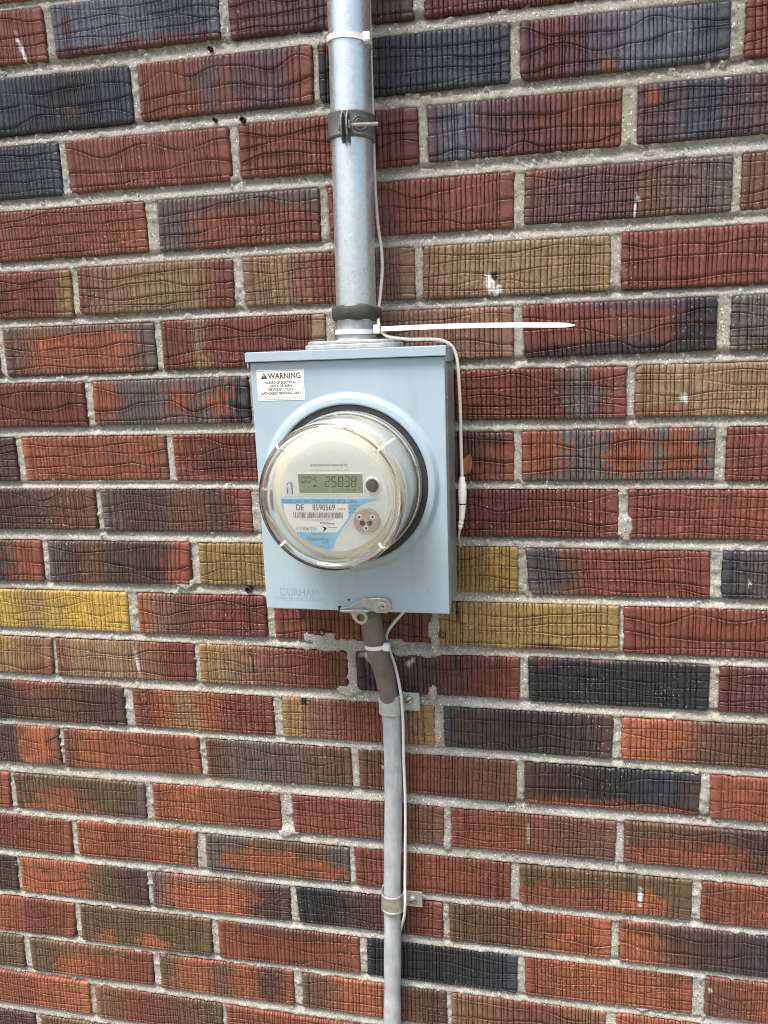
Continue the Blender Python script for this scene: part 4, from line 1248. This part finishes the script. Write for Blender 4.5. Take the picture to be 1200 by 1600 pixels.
MB().box(.1158, .1184, -.0778, -.0712, .4660, .4722).build('screw_head', M_ZINC, scr, bevel=.0008)
# pressed rings on the clamp's right shoulder
for rr in (.0062, .0036):
    g_ = MB()
    pts = []
    for k in range(25):
        a = 2 * math.pi * k / 24
        s_ = .0125 + rr * math.cos(a)
        th = math.asin(max(-1, min(1, s_ / .0238)))
        pts.append((cxx + .0240 * math.sin(th), -.045 - .0240 * math.cos(th), .4735 + rr * math.sin(a)))
    g_.tube(pts, .0006, 6, caps=False)
    g_.build('pressed_ring', M_ZINC, clamp, smooth=60)
MB().box(cxx - .012, cxx + .012, -.0205, .004, cz0 + .002, cz1 - .002).build('wall_bracket', M_ZINC, clamp, bevel=.001)

# ------------------------------------------------------------------ cable ties
TIES = 'white nylon cable ties'
def tie_loop(cx, cy, rx, ry, zc, tilt_x, h, th, n=48):
    path, z0, z1 = [], [], []
    for k in range(n + 1):
        a = -2 * math.pi * k / n
        path.append((cx + rx * math.cos(a), cy + ry * math.sin(a)))
        z = zc + tilt_x * math.cos(a)
        z0.append(z - h / 2), z1.append(z + h / 2)
    return MB().ribbon(path, z0, z1, -th)
t1 = thing('cable_tie', 'white cable tie cut short round the galvanised pipe above the clamp', 'cable tie', (ax(.555), -.045, .552), TIES)
tie_loop(ax(.5545), -.045, .0213, .0213, .5532, -.0022, .0052, .0013).build('strap', M_NYLON, t1, smooth=40)
a_ = R(-42)
hb = MB().box(.1405, .1482, -.0640, -.0555, .5462, .5552).build('locking_head', M_NYLON, t1, bevel=.0016)
t2_ = thing('cable_tie', 'long white cable tie below the putty, its uncut tail sticking out right', 'cable tie', (.1190, -.045, .274), TIES)
tie_loop(ax(.276), -.045, .0216, .0216, .2742, -.0004, .0050, .0013).build('strap', M_NYLON, t2_, smooth=40)
MB().box(.1412, .1482, -.0665, -.0590, .2712, .2802).build('locking_head', M_NYLON, t2_, bevel=.0014)
tl = MB()
xs_ = [.1483 + .001 + k * .0081 for k in range(25)]
tv, tf = [], []
for k, x_ in enumerate(xs_):
    u_ = k / 24
    z_ = .2757 - .0042 * u_ + .0016 * math.sin(u_ * 3.1)
    y_ = -.0630 - .0015 * math.sin(u_ * 3.0)
    hh_ = .0025 if k < 23 else (.0022 if k == 23 else .0006)
    tv += [(x_, y_ - .0006, z_ - hh_), (x_, y_ - .0006, z_ + hh_), (x_, y_ + .0006, z_ + hh_), (x_, y_ + .0006, z_ - hh_)]
for k in range(24):
    for i in range(4):
        j = (i + 1) % 4
        tf.append((k * 4 + i, k * 4 + j, k * 4 + 4 + j, k * 4 + 4 + i))
tf += [(0, 3, 2, 1), (96, 97, 98, 99)]
tl.add(tv, tf).build('tail', M_NYLON, t2_)

# ------------------------------------------------------------------ lower cable
cab = thing('service_cable', 'thick grey cable down the bricks from the meter box bottom, brown at its top', 'cable', (.122, -.02, -.80))
CP = [(.1205, -.047, -.0230), (.1212, -.046, -.0420), (.1246, -.0410, -.0750), (.1300, -.0300, -.1130), (.1338, -.0160, -.1560), (.1350, -.0125, -.1850), (.1352, -.0120, -.2350), (.1340, -.0118, -.2950), (.1308, -.0122, -.3650),
      (.1278, -.0120, -.4400), (.1262, -.0122, -.5000), (.1236, -.0118, -.5700), (.1216, -.0120, -.6300), (.1190, -.012, -.72), (.117, -.012, -.85)]
sp_ = spline(CP, 14)
rad = []
for p in sp_:
    base = .0113 if p.z < -.16 else .0113 + .0014 * min(1, (p.z + .16) / .08)
    rad.append(base * (1 + .035 * math.sin(p.z * 70 + 1.0) * (1 if p.z < -.44 else .3)) + .0004 * (vnoise(p.z * 60, .3, 3) - .5))
cm = MB()
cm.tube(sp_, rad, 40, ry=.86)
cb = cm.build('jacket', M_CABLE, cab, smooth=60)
co_ = MB()
co_.tube([(.1200, -.047, -.0226), (.1203, -.0468, -.030), (.1206, -.0465, -.0400), (.1208, -.0462, -.0420)], [.0122, .0124, .0120, .0112], 32)
M_COLLAR = simple('shade_brown_collar', (0.10, 0.095, 0.075), 0.6, var=0.2, scale=80, bmp=0.3)  # collar's dark brown carries the shade under the box
co_.build('collar', M_COLLAR, cab, smooth=40)

def strap(name_label, xc, z0, z1, xe, mat, flare, scr_x, scr_z):
    s = thing('cable_strap', name_label, 'cable strap', (xc, 0.0, z0), 'one-hole straps on the lower cable')
    rx, ry, cy = .0130, .0118, -.0112
    path = [(xc - rx, .0005)] + [(xc + rx * math.cos(R(a)), cy + ry * math.sin(R(a))) for a in range(180, 361, 9)] + [(xc + rx + .0003, -.0055), (xc + rx + .0016, -.0040), (xc + rx + .0040, -.0036), (xe, -.0034)]
    arc_n = len(path) - 4
    p0, p1 = [], []
    for i in range(len(path)):
        p0.append(z0)
        p1.append(z1)
    arc = MB().ribbon(path[:arc_n + 2], z0, z1, .0019)
    # ribs pressed along both edges of the strap
    for zz in (z0 + .0016, z1 - .0016):
        arc.tube([(x_, y_ - .0012, zz) for x_, y_ in path[1:arc_n]], .0017 * flare, 8)
    o = arc.build('saddle', mat, s, smooth=40)
    tb_ = MB().ribbon(path[arc_n + 1:], z0 + .0006, z1 - .0016, .0019)
    tb_.build('fixing_tab', mat, s, bevel=.0004)
    h = MB().lathe_y([(.0056, -.0053), (.0055, -.0066), (.0046, -.0080), (.0022, -.0087), (.0001, -.0088)], scr_x, scr_z, 24).build('screw', M_BRIGHT, s, smooth=50)
    c_, s_ = math.cos(R(35)), math.sin(R(35))
    sl_ = [(scr_x + c_ * dx - s_ * dz, scr_z + s_ * dx + c_ * dz) for dx, dz in ((-.0046, -.0006), (.0046, -.0006), (.0046, .0006), (-.0046, .0006))]
    MB().prism(sl_, -.0090, -.0080).build('slot', M_DARK, h)
    return s
M_STRAP = simple('painted_strap', (0.33, 0.37, 0.34), 0.55, var=0.14, scale=90, bmp=0.3, dirt=(0.2, 0.18, 0.13), dirt_amt=0.5, dscale=60)
strap('grey-green strap on the cable just below the meter box', .1346, -.1785, -.1530, .1690, M_STRAP, 0.8, .1562, -.1640)
strap('bright metal strap with flared rims, the lower one on the grey cable', .1277, -.4530, -.4285, .1658, M_BRIGHT, 1.1, .1535, -.4420)

# ------------------------------------------------------------------ thin white wires
up_w = thing('signal_wire', 'thin white wire along the riser pipe ending in a plug beside the box', 'wire', (.2296, -.055, .062))
WP = [(.1415, -.030, .640), (.1416, -.030, .560), (.1410, -.029, .475), (.1408, -.028, .420), (.1424, -.028, .383), (.1456, -.030, .358), (.1460, -.031, .338), (.1440, -.034, .315), (.1425, -.040, .297), (.1440, -.052, .284), (.1470, -.058, .2755),
      (.1510, -.060, .2708), (.1580, -.060, .2672), (.1780, -.0585, .2643), (.2000, -.057, .2634), (.2120, -.056, .2616), (.2205, -.0555, .2565), (.2250, -.055, .2480), (.2272, -.055, .2350), (.2284, -.055, .210), (.2291, -.055, .185), (.2293, -.055, .150), (.2300, -.055, .1180)]
MB().tube(spline(WP, 7), .00175, 10).build('insulation', M_WIRE, up_w, smooth=60)
pg = MB()
pg.tube([(.2300, -.055, .1195), (.2300, -.055, .1186), (.2300, -.055, .1150), (.2301, -.055, .1110), (.2300, -.055, .1000), (.2298, -.055, .0915), (.2298, -.055, .0905)], [.0024, .0029, .0031, .0043, .0045, .0041, .0038], 24)
pg.build('socket', M_PLUG, up_w, smooth=40)
MB().tube([(.2298, -.055, .0905), (.2297, -.055, .0892)], [.0034, .0034], 20).build('joint', M_BLACK, up_w)
p2 = MB()
pp, rr = [], []
for k in range(26):
    u_ = k / 25
    z_ = .0891 - .0265 * u_
    pp.append((.2297 - .0030 * u_ ** 2, -.055, z_))
    rr.append((.0038 - .0014 * u_) * (1 if u_ < .62 else (1.06 if (k // 2) % 2 else .84)))
p2.tube(pp, rr, 20)
p2.build('plug', M_PLUG, up_w, smooth=35)
tailw = MB()
tailw.tube(spline([(.2268, -.055, .063), (.2255, -.052, .056), (.2240, -.040, .048), (.2225, -.020, .040), (.2220, -.006, .030)], 6), .0012, 8)
tailw.build('lead', M_WIRE, up_w, smooth=60)

lw = thing('signal_wire', 'thin white wire hanging from the meter box bottom beside the grey cable', 'wire', (.141, -.01, -.52))
LP = [(.1760, -.0380, -.0215), (.1668, -.0372, -.0318), (.1560, -.0360, -.0435), (.1440, -.0335, -.0580), (.1368, -.0310, -.0700), (.1362, -.0300, -.0800), (.1392, -.0275, -.0930), (.1440, -.0240, -.1130), (.1480, -.0215, -.1380), (.1500, -.0200, -.1600),
      (.1502, -.0170, -.1900), (.1492, -.0150, -.2400), (.1494, -.0150, -.3000), (.1472, -.0150, -.3700), (.1458, -.0165, -.4150), (.1464, -.0225, -.4350), (.1442, -.0190, -.4560), (.1392, -.0110, -.4760), (.1350, -.0040, -.4920), (.1290, -.0022, -.5100)]
MB().tube(spline(LP, 8), .0019, 10).build('insulation', M_WIRE, lw, smooth=60)

t3 = thing('cable_tie', 'short white cable tie round the shade-darkened top of the lower cable', 'cable tie', (.1265, -.036, -.082), TIES)
tie_loop(.1268, -.0390, .0138, .0118, -.0808, .0014, .0046, .0013).build('strap', M_NYLON, t3, smooth=40)
MB().box(.1352, .1434, -.0500, -.0420, -.0846, -.0752).build('locking_head', M_NYLON, t3, bevel=.0018)

# ------------------------------------------------------------------ dry leaf caught behind the box
leaf = thing('dry_leaf', 'curled orange-brown dry leaf caught between the meter box and the bricks', 'leaf', (.2255, -.018, .113))
vs, fs = [], []
NL, NW = 14, 7
for i in range(NL):
    u_ = i / (NL - 1)
    hw = .0075 * math.sin(math.pi * min(1, .03 + .97 * u_)) ** .8 * (1 - .2 * u_) + .0004
    cxl = .2262 + .0115 * u_ - .002 * u_ * u_
    czl = .1150 + .0235 * u_
    cyl = -.012 - .012 * u_ + .006 * u_ * u_
    for j in range(NW):
        s_ = (j / (NW - 1)) * 2 - 1
        vs.append((cxl + hw * s_ * .75, cyl - .0035 * (s_ * s_) * (1 if s_ < 0 else .4) + .0012 * (vnoise(i * .7, j * .9, 9) - .5), czl - hw * s_ * .45))
for i in range(NL - 1):
    for j in range(NW - 1):
        fs.append((i * NW + j, i * NW + j + 1, (i + 1) * NW + j + 1, (i + 1) * NW + j))
lo = link_mesh('blade', MB().add(vs, fs).mesh('blade'), M_LEAF, leaf)
md = lo.modifiers.new('thickness', 'SOLIDIFY')
md.thickness = .0006
for p_ in lo.data.polygons:
    p_.use_smooth = True
MB().tube(spline([(.2195, -.006, .1030), (.2215, -.010, .1070), (.2240, -.012, .1110), (.2265, -.012, .1155)], 5), [.0008] * 16, 8).build('stem', M_LEAF, leaf, smooth=60)
